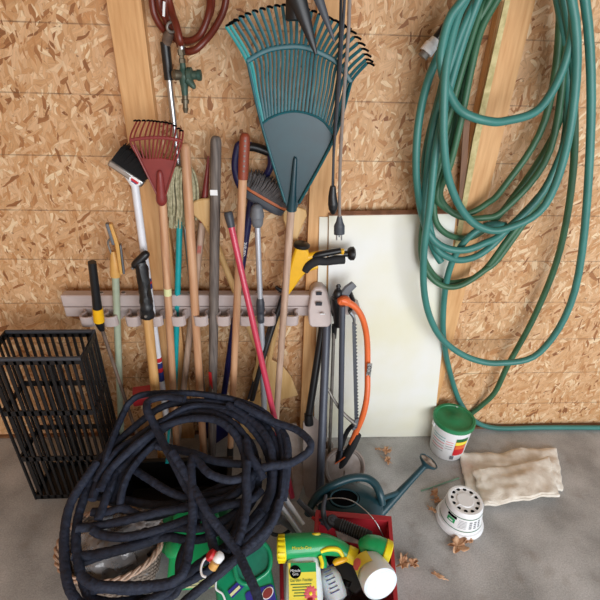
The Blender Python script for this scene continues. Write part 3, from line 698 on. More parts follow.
# shovel and saucer at the foot
sv = [P(325, 450, .22), P(343, 448, .22), G(345, 472, .08), G(343, 488, .02), G(334, 494, .004), G(326, 488, .02), G(324, 472, .08)]
tag(build('shovel_blade', MB().prism(sv, (0, .006, 0)), 'spade2', bevel=.002), 'dusty brown shovel blade standing behind the watering can', 'shovel blade')
sc = G(344, 467, .09); sn = V((.05, -.9, .55))
t = thing('round_saucer', 'round dusty beige plant saucer leaning upright behind the watering can', 'saucer', sc)
build('dish', MB().lathe(sc, sn, [(.075, -.004), (.088, .004), (.088, .012), (.080, .012), (.074, .004), (.02, .003), (.0, .003)], 36), 'spade2', t)
build('rim', MB().tube([sc+(V((1, 0, 0))*math.cos(k*math.pi/12)+sn.normalized().cross(V((1, 0, 0)))*math.sin(k*math.pi/12))*.088+sn.normalized()*.01 for k in range(24)], .006, 8, closed=True), 'spade', t)
# grey brown board and foot stuff between hose and spade
bd = [P(268, 425, .10), P(299, 425, .10), P(303, 492, .24), P(270, 492, .24)]
t = thing('steel_shovel_blade', 'wide grey brown metal blade standing under the paddle behind the hose', 'shovel blade', P(285, 492, .22))
build('blade', MB().prism([P(268, 430, .17), P(274, 424, .165), P(296, 424, .165), P(301, 432, .17), G(304, 484, .05), G(298, 500, .003), G(276, 500, .003), G(270, 484, .05)], (0, .005, 0)), 'spade2', t, bevel=.002)
build('rib', MB().tube([P(290, 435, .178), G(293, 482, .06)], .004, 6), 'spade', t)
# ------------------------------------------------------------------ hanging tools at top
t = thing('hanging_shears', 'black shears hanging point down in front of the teal rake', 'shears', P(305, -10, .30))
def blade(p0, p1, w0, name='blade', m='dgrey', o=.30):
    a_, b_ = P(*p0, o), P(*p1, o); s__ = (b_-a_).normalized().cross(V((0, 1, 0))).normalized()
    return build(name, MB().tube([a_, line(a_, b_, .5), line(a_, b_, .95), b_], [w0, w0*.62, w0*.2, w0*.08], 8, ell=(.4, 1)), m, t)
blade((294, -14), (316, 54), .026, m='black'); blade((314, -14), (334.5, 42), .015, o=.32)
build('pivot', MB().lathe(P(304, -10, .32), (0, -1, 0), [(.012, -.03), (.014, .01), (.010, .016)], 14), 'metal', t)
t = thing('black_cup', 'small black cup shaped end hanging in front of the teal rake top', 'tool end', P(294, 0, .27))
build('body', MB().lathe(P(295, 21, .27), P(294, -14, .27)-P(295, 21, .27), [(.020, 0), (.026, .003), (.024, .02), (.019, .10), (.012, .14)], 20), 'black', t)
build('strap', MB().tube([P(294, -8, .27), P(292, -60, .27)], .006, 8, False), 'black', t)
# power cords
t = thing('power_cord', 'black power cord hanging down to a plug over the wall stud', 'power cord', P(333, 214, .20))
build('cable', MB().tube([P(343, -70, .24), P(341, 0, .24), P(340, 40, .24), P(337, 90, .22), P(334, 140, .21), P(333, 190, .20)], .0042, 8), 'black', t)
build('cable', MB().tube([P(347, -70, .24), P(344.5, 0, .24), P(342, 40, .24), P(339, 90, .22), P(334, 150, .21), P(332.5, 190, .20)], .004, 8), 'dgrey', t)
build('plug', MB().tube([P(333, 186, .20), P(332.5, 196, .20), P(333, 204, .20), P(333, 209, .20), P(333, 214, .20)], [.009, .014, .017, .015, .006], 14), 'black', t)
t = thing('power_cord', 'grey power cord hanging beside the black one with a pronged plug', 'power cord', P(339.5, 238, .19))
build('cable', MB().tube([P(351, -70, .24), P(349.5, 0, .24), P(348, 40, .24), P(343, 110, .22), P(340, 170, .20), P(339.5, 220, .19)], .0052, 8), 'cord', t)
build('plug', MB().tube([P(339.5, 216, .19), P(339.5, 222, .19), P(339.3, 226, .19), P(339.3, 234, .19)], [.007, .013, .019, .019], 14, ell=(.7, 1)), 'dgrey', t)
for dx in (-2.6, 2.2): build('prong', MB().tube([P(339.3+dx, 233, .19), P(339.3+dx, 240, .19)], .0028, 6, False), 'metal', t)
build('ground_prong', MB().tube([P(339.3, 233, .18), P(339.3, 237, .18)], .0028, 8, False), 'metal', t)
# ------------------------------------------------------------------ red air hose and regulator
t = thing('air_hose', 'coiled dark red rubber air hose hanging at the top left', 'hose', P(185, -80, .08))
loops = [
 [(151, -60), (152, 0), (158, 22), (170, 35), (184, 42), (197, 38), (207, 20), (212, 0), (210, -60)],
 [(158, -60), (159, 0), (165, 18), (174, 33), (186, 41), (200, 35), (209, 12), (209, -10), (203, -60)],
 [(167, -60), (166, 0), (171, 20), (182, 48), (192, 51), (202, 44), (216, 26), (226, 0), (228, -60)],
 [(171, -60), (168, -10), (172, 12), (176, 24), (180, 40), (181, 44)]]
mb = MB()
for k, lp in enumerate(loops): mb.tube([P(*q, .05+.014*k+.02*math.sin(j*1.3+k)) for j, q in enumerate(lp)], .0105, 10)
build('hose_coil', mb, 'redhose', t)
build('hose_mark', MB().box(P(164, 9, .105), (.003, 0, -.001), (0, .002, 0), (.003, 0, .018)), 'white', t, smooth=False)
t = thing('air_regulator', 'green and brass air valve hanging from the red hose end', 'valve', P(185, 112, .10))
build('hose_ferrule', MB().tube([P(181, 41, .095), P(181.5, 51, .097)], .0095, 12, False), 'metal', t)
build('coupling', MB().lathe(P(182.5, 63, .10), (P(181, 50, .1)-P(182.5, 63, .10)), [(.010, 0), (.010, .012), (.007, .013), (.007, .02), (.011, .021), (.011, .036)], 6), 'brass', t)
build('valve_body', MB().tube([P(182.5, 62, .1), P(183, 68, .1), P(184, 76, .1), P(184.5, 88, .1), P(185, 96, .1)], [.008, .010, .018, .011, .009], 12), 'valve', t)
build('valve_bonnet', MB().lathe(P(186, 75, .10), (1, -.1, .02), [(.016, 0), (.022, .006), (.022, .018), (.013, .022), (.013, .034), (.016, .036), (.016, .046), (.010, .048)], 16), 'valve', t)
build('side_knob', MB().lathe(P(182, 75, .105), (-1, -.4, 0), [(.010, 0), (.014, .008), (.016, .022), (.010, .030)], 14), 'brass', t)
build('drain_lobe', MB().tube([P(188, 80, .11), P(193, 86, .115), P(194, 89, .115)], [.013, .009, .004], 10), 'valve', t)
build('outlet', MB().lathe(P(185, 95, .1), (P(185.5, 110, .1)-P(185, 95, .1)), [(.0095, 0), (.0095, .012), (.012, .013), (.012, .024), (.008, .025), (.008, .038), (.0095, .039), (.006, .052)], 10), 'brass', t)
# ------------------------------------------------------------------ garden hoses at right
t = thing('teal_garden_hose', 'bluish teal garden hose coil hanging in front on the right', 'hose', P(500, -90, .15))
T1 = [
 ([(520, -110), (485, -30), (463, 0), (450, 18), (443, 42), (441, 62), (446, 85), (455, 104), (466, 114), (485, 120.5), (505, 121), (540, 108), (566, 60), (572, 0), (540, -110)], .20),
 ([(516, -110), (495, -40), (478, 0), (462, 45), (448, 95), (436, 150), (430, 205), (424, 250), (424, 290), (431, 320), (445, 342), (470, 358), (500, 363), (540, 352), (575, 290), (590, 150), (585, 0), (545, -110)], .16),
 ([(512, -110), (470, -10), (457, 18), (447, 60), (444, 100), (444, 145), (449, 180), (462, 210), (480, 227), (505, 229), (545, 205), (570, 130), (575, 20), (538, -110)], .19),
 ([(514, -110), (485, -20), (462, 30), (446, 80), (433, 130), (425, 190), (424, 220), (432, 238), (446, 248), (465, 250), (485, 243), (505, 231), (550, 180), (575, 80), (540, -110)], .13),
 ([(511, -110), (475, -10), (455, 40), (440, 95), (425, 160), (428, 215), (435, 245), (446, 256), (462, 260), (482, 253), (505, 232), (556, 170), (568, 70), (536, -110)], .10),
 ([(510, -110), (482, -20), (452, 30), (430, 75), (419, 120), (416, 165), (419, 200), (425, 225), (434, 250), (441, 262)], .11)]
mb = MB()
for k, (lp, o_) in enumerate(T1): mb.tube([P(*q, max(.055, o_+.015*math.sin(j*.9+k*2))) for j, q in enumerate(lp)], .0132, 12)
build('hose_coil', mb, 'hoseteal', t)
t = thing('green_garden_hose', 'darker olive green garden hose hanging behind the teal hose', 'hose', P(505, -90, .08))
T2 = [
 ([(520, -110), (505, -30), (490, 0), (475, 30), (466, 70), (457, 115), (447, 160), (437, 195), (443, 206), (455, 213), (470, 213), (486, 204), (503, 188), (545, 120), (560, 0), (538, -110)], .09),
 ([(524, -110), (515, -30), (497, 0), (481, 30), (471, 70), (461, 120), (450, 165), (440, 192), (447, 208), (462, 217), (482, 218), (505, 209), (550, 150), (565, 20), (542, -110)], .11),
 ([(510, -110), (495, -30), (480, 0), (470, 30), (462, 70), (452, 115), (443, 150), (435, 190), (435, 218), (444, 232), (460, 238), (478, 234), (505, 208), (560, 120), (570, 0), (534, -110)], .075),
 ([(516, -110), (500, -20), (484, 12), (470, 60), (455, 115), (440, 165), (430, 210), (423, 250), (430, 270), (442, 281), (458, 282), (480, 274), (505, 243), (560, 160), (570, 30), (542, -110)], .085),
 ([(514, -110), (498, -20), (482, 8), (465, 60), (448, 120), (436, 165), (425, 210), (421, 250), (427, 272), (441, 285), (459, 286), (482, 272), (505, 250), (565, 150), (575, 20), (538, -110)], .10)]
mb = MB()
for k, (lp, o_) in enumerate(T2): mb.tube([P(*q, max(.056, o_+.012*math.sin(j*1.1+k*2.4))) for j, q in enumerate(lp)], .0115, 12)
build('hose_coil', mb, 'hosegreen', t)
# loose lower run of the green hose to the floor
t3 = [P(505, 225, .10), P(488, 225, .12), P(470, 236, .12), P(456, 254, .11), P(448, 275, .10), P(444, 300, .085), P(443, 330, .08), P(446, 355, .07), P(452, 380, .04), P(459, 400, .022), P(468, 414, .02), P(480, 424, .02), P(500, 429, .03), P(540, 431, .03), P(600, 432, .04), P(660, 436, .06)]
t3 = [V((p.x, min(p.y, -.016), max(p.z, .015))) for p in t3]
build('hanging_run', MB().tube(t3, .0125, 12), 'hoseteal', t)
t4 = [P(572, 60, .08), P(574, 160, .08), P(560, 250, .07), P(535, 315, .06), P(508, 365, .06), P(495, 392, .05), P(482, 405, .03), P(472, 413, .015), P(460, 424, .015)]
build('hanging_run', MB().tube([V((p.x, p.y, max(p.z, .015))) for p in t4], .0125, 12), 'hosegreen', t)
t = thing('hose_connector', 'white and metal hose end fitting poking out left of the hoses', 'hose fitting', P(424, 58, .10))
c0, c1 = P(436, 39, .10), P(424, 55, .10)
build('collar', MB().tube([c0, line(c0, c1, .3), line(c0, c1, .35), line(c0, c1, .85)], [.015, .018, .021, .022], 10, False), 'white', t)
build('thread', MB().tube([line(c0, c1, .85), line(c0, c1, 1.15)], [.015, .016], 14, False), 'dullmetal', t)
build('sleeve', MB().tube([P(458, 12, .10), P(447, 24, .10), line(c0, c1, .1)], [.010, .012, .014], 12), 'black', t)
# ------------------------------------------------------------------ bucket
bc = G(446, 448.5, 0)
t = thing('white_bucket', 'white bucket with green lid on the floor against the wall', 'bucket', bc)
R0, R1, HB = .080, .090, .205
build('pail', MB().lathe(bc, UZ, [(R0-.004, 0.001), (R0, .006), (R1, HB-.02), (R1, HB), (R1-.004, HB), (R0-.006, .01), (.01, .01)], 48), 'white', t)
build('lid', MB().lathe(bc, UZ, [(R1+.002, HB-.016), (R1+.007, HB-.014), (R1+.007, HB+.003), (R1+.003, HB+.006), (R1-.007, HB+.005), (R1-.010, HB+.000), (R1-.025, HB-.001), (.03, HB), (.028, HB+.0015), (.002, HB+.0015)], 48), 'lid', t)
def wrap(c, r0, r1, z0, z1, a0, a1, m, name, parent, n=14, h=None):
    vs = []
    for zz in (z0, z1):
        r = r0+(r1-r0)*(zz/HB if h is None else zz/h)+.0012
        vs.append([V(c)+V((r*math.cos(a0+(a1-a0)*k/n), r*math.sin(a0+(a1-a0)*k/n), zz)) for k in range(n+1)])
    return build(name, MB().grid(vs), m, parent)
A = lambda d: rad(d)
wrap(bc, R0+.0003, R1+.0003, .045, .155, A(-96), A(-56), 'red2', 'label', t)
wrap(bc, R0+.0012, R1+.0012, .138, .157, A(-96), A(-56), 'dgreen', 'label', t)
wrap(bc, R0+.0012, R1+.0012, .115, .136, A(-96), A(-56), 'lyel', 'label', t)
wrap(bc, R0+.0012, R1+.0012, .088, .112, A(-94), A(-58), 'orange', 'label', t)
wrap(bc, R0+.0012, R1+.0012, .018, .042, A(-102), A(-90), 'grey', 'barcode', t)
for k in range(6):
    wrap(bc, R0+.0006, R1+.0006, .142-k*.017, .1455-k*.017, A(-172), A(-128), 'teal' if k < 2 else ('lgrey' if k % 2 else 'flower'), 'text_line', t)
    if k < 4: wrap(bc, R0+.0006, R1+.0006, .128-k*.015, .131-k*.015, A(-124), A(-102), 'flower' if k < 2 else 'lgrey', 'text_line', t)
build('lid_tag', MB().box(G(457, 406, HB+.003), (.007, .002, 0), (-.002, .007, 0), (0, 0, .001)), 'white', t, smooth=False)
hl = bc+V((-R1-.004, 0, HB-.03))
build('wire_handle', MB().tube([bc+V((-(R1+.004)*math.cos(u*math.pi/8), -(R1+.004)*math.sin(u*math.pi/8)*1, HB-.03-.03*math.sin(u*math.pi/8))) for u in range(9)], .002, 6), 'metal', t) if 0 else build('handle_lug', MB().box(hl, (.004, 0, 0), (0, .012, 0), (0, 0, .012)), 'white', t, bevel=.002)
# ------------------------------------------------------------------ upside down nursery pot
pc = G(459, 519, 0); HP = .125
t = thing('nursery_pot', 'white plastic plant pot lying upside down on the concrete floor', 'plant pot', pc)
r0, r1 = .094, .070
prof = [(r0+.002, 0), (r0+.004, .004), (r0-.002, .020), (r0-.008, .022), (r1+.002, HP-.006), (r1-.002, HP), (r1-.012, HP), (r1-.014, HP-.003), (.034, HP-.003), (.032, HP), (.001, HP)]
build('shell', MB().lathe(pc, UZ, prof, 48), 'white', t)
for k in range(12):
    a_ = k*math.pi/6+.2; build('drain_hole', MB().lathe(pc+V((.052*math.cos(a_), .052*math.sin(a_), HP-.0025)), UZ, [(.0078, 0), (.0078, .0006)], 12, 1, .85), 'dark', t)
for k in range(4):
    a_ = k*math.pi/2+.5; build('base_rib', MB().box(pc+V((.045*math.cos(a_), .045*math.sin(a_), HP-.0015)), V((math.cos(a_), math.sin(a_), 0))*.012, V((-math.sin(a_), math.cos(a_), 0))*.002, (0, 0, .0012)), 'white', t)
def pr_r(z): return (r0-.008)+(r1+.002-(r0-.008))*(z-.022)/(HP-.006-.022)
def pband(z0, z1, a0, a1, m, name, e=.001):
    rows = [[pc+V(((pr_r(zz)+e)*math.cos(a0+(a1-a0)*k/30), (pr_r(zz)+e)*math.sin(a0+(a1-a0)*k/30), zz)) for k in range(31)] for zz in (z0, z1)]
    return build(name, MB().grid(rows), m, t)
pband(.100, .1035, A(-200), A(20), 'dgreen', 'green_band'); pband(.036, .0395, A(-200), A(20), 'dgreen', 'green_band')
pband(.084, .097, A(-160), A(-130), 'dark', 'label'); pband(.060, .082, A(-157), A(-133), 'green', 'label')
pband(.066, .072, A(-152), A(-139), 'white', 'label', .0018)
for k in range(6): pband(.088-k*.007, .0895-k*.007, A(-123), A(-100), 'grey', 'text_line')
for k in range(4):
    for j in range(3): pband(.084-k*.010, .089-k*.010, A(-92+j*14), A(-84+j*14), 'grey', 'text_block')
# ------------------------------------------------------------------ towel
random.seed(2)
def cloth(c0, c1, c2, c3, h, nx=34, ny=30, amp=.012, seedv=0):
    rows = []
    for j in range(ny+1):
        v_ = j/ny; r_ = []
        for i in range(nx+1):
            u = i/nx; p = (V(c0)*(1-u)+V(c1)*u)*(1-v_)+(V(c3)*(1-u)+V(c2)*u)*v_
            n_ = noise.noise(V((p.x*9+seedv, p.y*9, 0)))*amp+noise.noise(V((p.x*24, p.y*24, seedv)))*amp*.35
            edge = min(u, 1-u, v_, 1-v_); p = V((p.x, p.y, h+max(-h+.004, n_)-(0 if edge > .04 else .006)))
            p.x += noise.noise(V((v_*6, seedv, 1)))*.008; p.y += noise.noise(V((u*6, seedv, 2)))*.008
            r_.append(p)
        rows.append(r_)
    return MB().grid(rows)
t = thing('white_towel', 'crumpled off white terry towel on the floor right of the pot', 'towel', G(495, 480, 0))
build('lower_layer', cloth(G(459, 456), G(556, 450), G(562, 492), G(467, 497), .018, amp=.022), 'towel', t, solid=.010)
build('upper_fold', cloth(G(472, 472, .03), G(548, 460, .03), G(560, 496, .03), G(484, 507, .03), .044, amp=.022, seedv=4), 'towel', t, solid=.012)
# green garden stake
a, b = G(421, 491, .004), G(459, 478, .004)
tag(build('garden_stake', MB().tube([a, b], .003, 8, False), mat('stake', '#7ba58c', .5), loc=a), 'thin pale green stake lying on the floor beside the pot', 'stake')
# ------------------------------------------------------------------ dry leaves
def leaf(px, py, s, rot, curl, label, seedv, asp=.7):
    random.seed(seedv); c = G(px, py, 0); n = 36; ring = []
    for k in range(n):
        a_ = 2*math.pi*k/n; rr = .85+.75*noise.noise(V((math.cos(a_)*1.7, math.sin(a_)*1.7, seedv*3.3)))+.12*math.sin(a_*7+seedv)+.10*random.uniform(-1, 1)
        ring.append((rr*math.cos(a_), rr*math.sin(a_)*asp))
    vs = []; ca, sa = math.cos(rot), math.sin(rot)
    for f in (0.0, .35, .7, 1):
        for x_, y_ in ring:
            x, y = x_*f*s, y_*f*s; z = .006+curl*s*(f**2)*(abs(math.sin(3*math.atan2(y_, x_)+seedv)))+noise.noise(V((x*60, y*60, seedv)))*.004*f
            vs.append(c+V((x*ca-y*sa, x*sa+y*ca, max(.002, z))))
    fs = [[i*n+k, i*n+(k+1) % n, (i+1)*n+(k+1) % n, (i+1)*n+k] for i in range(3) for k in range(n)]
    t_ = MB().add(vs, fs)
    t_.tube([c+V((ca, sa, 0))*s*.9+V((0, 0, .006)), c+V((ca, sa, 0))*s*1.6+V((0, 0, .005))], [.0015, .001], 5, False)
    tag(build('dry_leaf', t_, 'leaf', loc=c, solid=.0008), label, 'leaf', 'dry leaves on the floor')
leaf(457, 547, .050, .3, .35, 'largest torn tan leaf, in front of the white plant pot', 1)
leaf(468, 541, .022, 1.2, .5, 'small curled tan leaf at the right end of the largest leaf', 11)
leaf(402, 564, .032, .9, .5, 'tan leaf touching the side of the red bin', 2)
leaf(413, 565, .025, 2.6, .45, 'tan leaf one step right of the red bin', 3)
leaf(386, 452, .026, .6, .5, 'brown leaf behind the watering can spout, nearest the foam board', 4)
leaf(387, 462, .026, 2.2, .5, 'brown leaf just behind the watering can spout', 5)
leaf(434, 495, .024, 1.3, .6, 'brown leaf behind the plant pot, nearest the green stake', 6)
leaf(437, 502, .019, 2.8, .6, 'small dark brown leaf pressed against the plant pot', 7)
leaf(432, 511, .026, -.6, .35, 'pointed tan leaf left of the plant pot', 8, .4)
leaf(378, 450, .016, .2, .4, 'tiny leaf scrap on the floor before the foam board', 9)
leaf(437, 576, .026, -.5, .1, 'flat narrow leaf lying alone on the concrete near the bottom right', 10, .4)
# ------------------------------------------------------------------ watering can
wc = G(352, 533, 0)
wc = G(352, 497, .235); wc.z = 0
t = thing('watering_can', 'dark teal plastic watering can with long spout, behind the red bin', 'watering can', wc)
HW = .205
def ering(r, z, sx=1.0, sy=.8): return (r, z)
body = MB().lathe(wc, UZ, [(.085, .001), (.093, .008), (.098, .06), (.101, .13), (.101, .18), (.094, .208), (.078, .225), (.05, .234), (.001, .236)], 44, 1.24, .94)
build('body', body, 'can', t)
oc = G(346, 502, .2); oc.z = .2085
nrm = V((0, -.35, 1)).normalized()
oc = G(344, 500, .23); oc.z = .238
build('opening_shade', MB().lathe(oc, V((0, -.16, 1)), [(.050, -.004), (.052, .003), (.001, .0035)], 32, 1.15, .72), 'dark', t)  # solid black disc, shade of the can's inside put into its colour
build('opening_rim', MB().tube([oc+V((.052*math.cos(k*math.pi/14), .034*math.sin(k*math.pi/14), .004+.16*.034*math.sin(k*math.pi/14))) for k in range(28)], .0035, 8, closed=True), 'can', t)
hp = [G(308, 514, .12), G(312, 504, .17), G(321, 492, .22), G(335, 484, .26), G(352, 478, .275), G(366, 478, .275), G(375, 484, .265), G(380, 494, .245), G(382, 504, .21)]
build('handle', MB().tube(hp, .0155, 12), "can", t)
rose = G(428, 462, .22)
s0 = wc+V((.09, .0, .07))
build('spout', MB().tube([s0, line(s0, rose, .3), line(s0, rose, .7), line(s0, rose, .97)], [.021, .018, .013, .012], 14), 'can', t)
build('spout_brace', MB().tube([wc+V((.10, .03, .165)), line(s0, rose, .50)], .010, 10, False), 'can', t)
rd = ((rose-s0).normalized()+V((0, -.25, .9))).normalized()
build('rose', MB().lathe(rose-rd*.02, rd, [(.012, -.01), (.018, 0), (.040, .018), (.042, .026), (.038, .028), (.036, .024), (.001, .024)], 30), 'can', t)
pl(build('rose_face', MB().lathe(rose-rd*.02, rd, [(.0355, .0245), (.03, .0262), (.001, .027)], 30), mat('rose_face', '#b9aea4', .7, col2='#5c4638', scale=45), t), 'dusty sprinkler face')
# ------------------------------------------------------------------ red bin
ZT = .25
c1, c2 = G(389, 520, ZT), G(318, 514, ZT)
xL = c2.x-.02; xR = c1.x; yB = -.62; yF = -.99
yB = (c1.y+c2.y)/2
cb_ = V(((xL+xR)/2, (yB+yF)/2, 0))
t = thing('red_bin', 'open red plastic bin on the floor holding sprayers and hand tools', 'bin', cb_)
hw, hd_ = (xR-xL)/2, (yB-yF)/2; th = .006; sl = .02
mb = MB()
c3 = G(398, 645, ZT); c4 = c3+(c2-c1)
quad = [c4, c3, c1, c2]
ctr = (c1+c2+c3+c4)/4; cb_ = V((ctr.x, ctr.y, 0)); t.location = cb_; t['_b'] = list(cb_)
def rectring(z, g): return [V((p.x, p.y, z))+((p-ctr).normalized()*g*1.4) for p in quad]
rings = [rectring(.001, -sl), rectring(ZT, 0), rectring(ZT, .009), rectring(ZT-.012, .009), rectring(ZT-.012, .0125), rectring(ZT+.003, .0125), rectring(ZT+.003, -.005), rectring(.008, -sl-.005)]
vs = [p for r_ in rings for p in r_]
fs = [[0, 1, 2, 3]]+[[i*4+k, i*4+(k+1) % 4, (i+1)*4+(k+1) % 4, (i+1)*4+k] for i in range(7) for k in range(4)]+[[28, 29, 30, 31]]
build('tub', MB().add(vs, fs), 'crate', t, bevel=.0015)
build('wire_handle', MB().tube([G(317, 505, .23), G(325, 500, .26), G(338, 498, .28), G(352, 501, .28), G(366, 511, .27), G(377, 524, .24), G(385, 540, .20)], .0019, 8), 'metal', t)
# ribbed black grip tool lying in bin
t = thing('pruning_tool', 'black pruner with ribbed grip lying across the back of red bin', 'pruner', G(345, 530, .2))
g0, g1 = G(331, 521, .27), G(371, 538, .27)
d = (g1-g0).normalized(); build('ribbed_grip', MB().tube([g0, line(g0, g1, .1), line(g0, g1, .9), g1], [.012, .018, .022, .017], 12), 'blackm', t)
mb = MB()
for k in range(11): mb.tube([line(g0, g1, .25+.06*k)+V((0, 0, .0)), line(g0, g1, .25+.06*k)+d*.003], .0228, 12, False)
build('grip_rib', mb, 'dgrey', t)
build('pivot_disc', MB().lathe(g0+V((.004, -.004, .01)), V((0, -.3, 1)), [(.019, -.012), (.020, 0), (.016, .006), (.008, .007), (.006, .010)], 18), 'dgrey', t)
build('lever', MB().tube([G(330, 528, .23), G(325, 520, .25), G(323, 508, .28), G(326, 495, .29)], [.013, .011, .009, .006], 10), 'dgrey', t)
build('lever', MB().tube([G(332, 524, .22), G(320, 520, .225), G(305, 507, .24), G(298, 500, .25)], [.012, .012, .010, .008], 10), 'dgrey', t)
pl(build('red_insert', MB().tube([G(312, 517, .245), G(320, 524, .235)], .006, 8, False), 'red2', t), 'red insert')
# silver tube loppers
t = thing('silver_loppers', 'pair of silver tubes with grey pivot lying between hose and bin', 'loppers', G(285, 520, .15))
for (p0, p1) in (((281, 492, .30), (303, 525, .24)), ((277, 500, .29), (300, 533, .22))):
    build('tube_arm', MB().tube([G(*p0), G(*p1)], .009, 12, False), 'silver', t)
build('pivot', MB().lathe(G(277, 518, .22), V((0, -.5, 1)), [(.022, -.02), (.023, 0), (.019, .008), (.008, .009), (.007, .014)], 20), 'grey', t)
build('grey_arm', MB().tube([G(262, 524, .24), G(277, 518, .21), G(292, 527, .2), G(298, 536, .19)], [.012, .017, .014, .010], 12), 'grey', t)
build('hook', MB().tube([G(268, 524, .2), G(271, 533, .18), G(282, 535, .17), G(290, 530, .18)], .007, 8), 'black', t)
build('stem', MB().tube([G(281, 542, .16), G(282, 600, .12)], .007, 8, False), 'crate', t)
# ------------------------------------------------------------------ hose end sprayers
def camframe(c, tilt=None):
    f = (CAM-c).normalized(); f = V((f.x*.3, f.y, f.z)).normalized()
    x = V((1, 0, 0)); x = (x-f*x.dot(f)).normalized(); y = f.cross(x); return x, y, f
def sprayer(cen, xv, label, sc=1.0):
    pass
def bottle_label(t, c, X, Y, F, w, h):
    q = build('label', MB().box(c, X*w, Y*h, F*.0008), 'lyel', t, smooth=False)
    build('label_band', MB().box(c+Y*h*.76+X*w*.08+F*.0012, X*w*.92, Y*h*.24, F*.0006), 'green', q, smooth=False)
    build('label_badge', MB().lathe(c-X*w*.52+Y*h*.55+F*.0022, F, [(w*.42, 0), (w*.42, .0008)], 24), 'dark', q)
    text('Miracle', c-X*w*.51+Y*h*.61+F*.0036, X, Y, w*.25, 'white', q); text('Gro', c-X*w*.51+Y*h*.44+F*.0036, X, Y, w*.25, 'white', q)
    text('Garden Feeder', c-X*w*.08+Y*h*.12+F*.0022, X, Y, w*.27, 'dgreen', q)
    for k in range(5): build('text_line', MB().box(c-X*w*.12+Y*h*(-.08-.14*k)+F*.0012, X*w*(.75-.1*(k % 2)-.05*k), Y*h*.022, F*.0004), 'dgreen', q, smooth=False)
    fc = c+X*w*.55-Y*h*.55+F*.0014
    for k in range(12):
        a_ = k*math.pi/6; dd_ = X*math.cos(a_)+Y*math.sin(a_)
        L_ = w*.5 if (fc+dd_*w*.5-c).dot(X) < w and (fc+dd_*w*.5-c).dot(Y) > -h else w*.36
        build('petal', MB().tube([fc, fc+dd_*L_*.6, fc+dd_*L_], [w*.04, w*.12, w*.04], 8, ell=(.12, 1), up=F), 'flower', q)
    build('flower_centre', MB().lathe(fc+F*.001, F, [(w*.12, 0), (w*.08, .001)], 14), 'yel2', q)
c0 = G(318, 546, .30); X, Y, F = camframe(c0)
U = .0031   # metres per photo pixel at that distance
def q(px, py, d=0.0): return c0+X*((px-318)*U)+Y*(-(py-546)*U)+F*d
t = thing('garden_sprayer', 'green sprayer head with yellow dial over a milky labelled bottle, upright', 'sprayer', q(304, 600, -.03), 'garden feeder sprayers')
build('head', MB().tube([q(284, 546), q(292, 545.5), q(312, 545), q(326, 545), q(340, 549), q(349, 554)], [.038, .039, .037, .032, .026, .022], 20), 'green', t)
build('dial', MB().lathe(q(275, 547), X, [(.034, 0), (.038, .004), (.040, .012), (.040, .026), (.036, .030)], 26), 'yel2', t)
mb = MB()
for k in range(16):
    a_ = k*math.pi/8; mb.box(q(275, 547)+X*.015+(Y*math.cos(a_)+F*math.sin(a_))*.040, X*.011, (Y*math.cos(a_)+F*math.sin(a_))*.0022, (Y*-math.sin(a_)+F*math.cos(a_))*.003)
build('dial_ridge', mb, 'yel2', t)
build('nozzle', MB().lathe(q(348, 553), (q(360, 559)-q(348, 553)), [(.022, 0), (.025, .002), (.026, .030), (.020, .032), (.017, .020)], 22), 'yel2', t)
build('trigger', MB().tube([q(320, 551, .028), q(328, 549, .030), q(338, 550, .026), q(343, 556, .018)], [.006, .0075, .0075, .006], 10), 'yel2', t)
build('trigger', MB().tube([q(350, 557, .01), q(343, 559, .012), q(336, 561, .012), q(333, 563, .012)], [.008, .010, .010, .006], 10), 'yellow', t)
build('collar', MB().tube([q(320, 553, .002), q(322, 560, .002), q(322, 566, .002)], [.012, .014, .012], 12), 'green', t)
pl(build('yellow_clip', MB().tube([q(319, 555, .02), q(321, 561, .02), q(320, 566, .02)], .006, 10), 'yel2', t), 'yellow clip')
build('top_button', MB().lathe(q(316, 535.5, .01), Y, [(.012, -.006), (.014, 0), (.010, .005)], 16, 1.4, 1), 'yel2', t)
pr2 = [(.30, .0), (.66, .004), (.84, .014), (.92, .035), (1.0, .115), (.96, .135), (.80, .146)]
mb = MB(); bx = q(302, 553, -.005); vs = []; n = 32
for r_, h_ in pr2:
    for k in range(n):
        a_ = 2*math.pi*k/n; ca, sa = math.cos(a_), math.sin(a_)
        vs.append(bx+X*(.059*r_*math.copysign(abs(ca)**.6, ca))+F*(.031*r_*math.copysign(abs(sa)**.6, sa))-Y*h_)
mb.add(vs, [[i*n+k, i*n+(k+1) % n, (i+1)*n+(k+1) % n, (i+1)*n+k] for i in range(len(pr2)-1) for k in range(n)]+[list(range(n))[::-1], [(len(pr2)-1)*n+k for k in range(n)]])
build('bottle', mb, 'bottle', t)
bottle_label(t, q(300.5, 577.5, .0272), X, Y, F, .043, .053)
text('Miracle-Gro', q(300.5, 547.3, .0395), X, Y+X*.02, .0125, 'yel2', t)
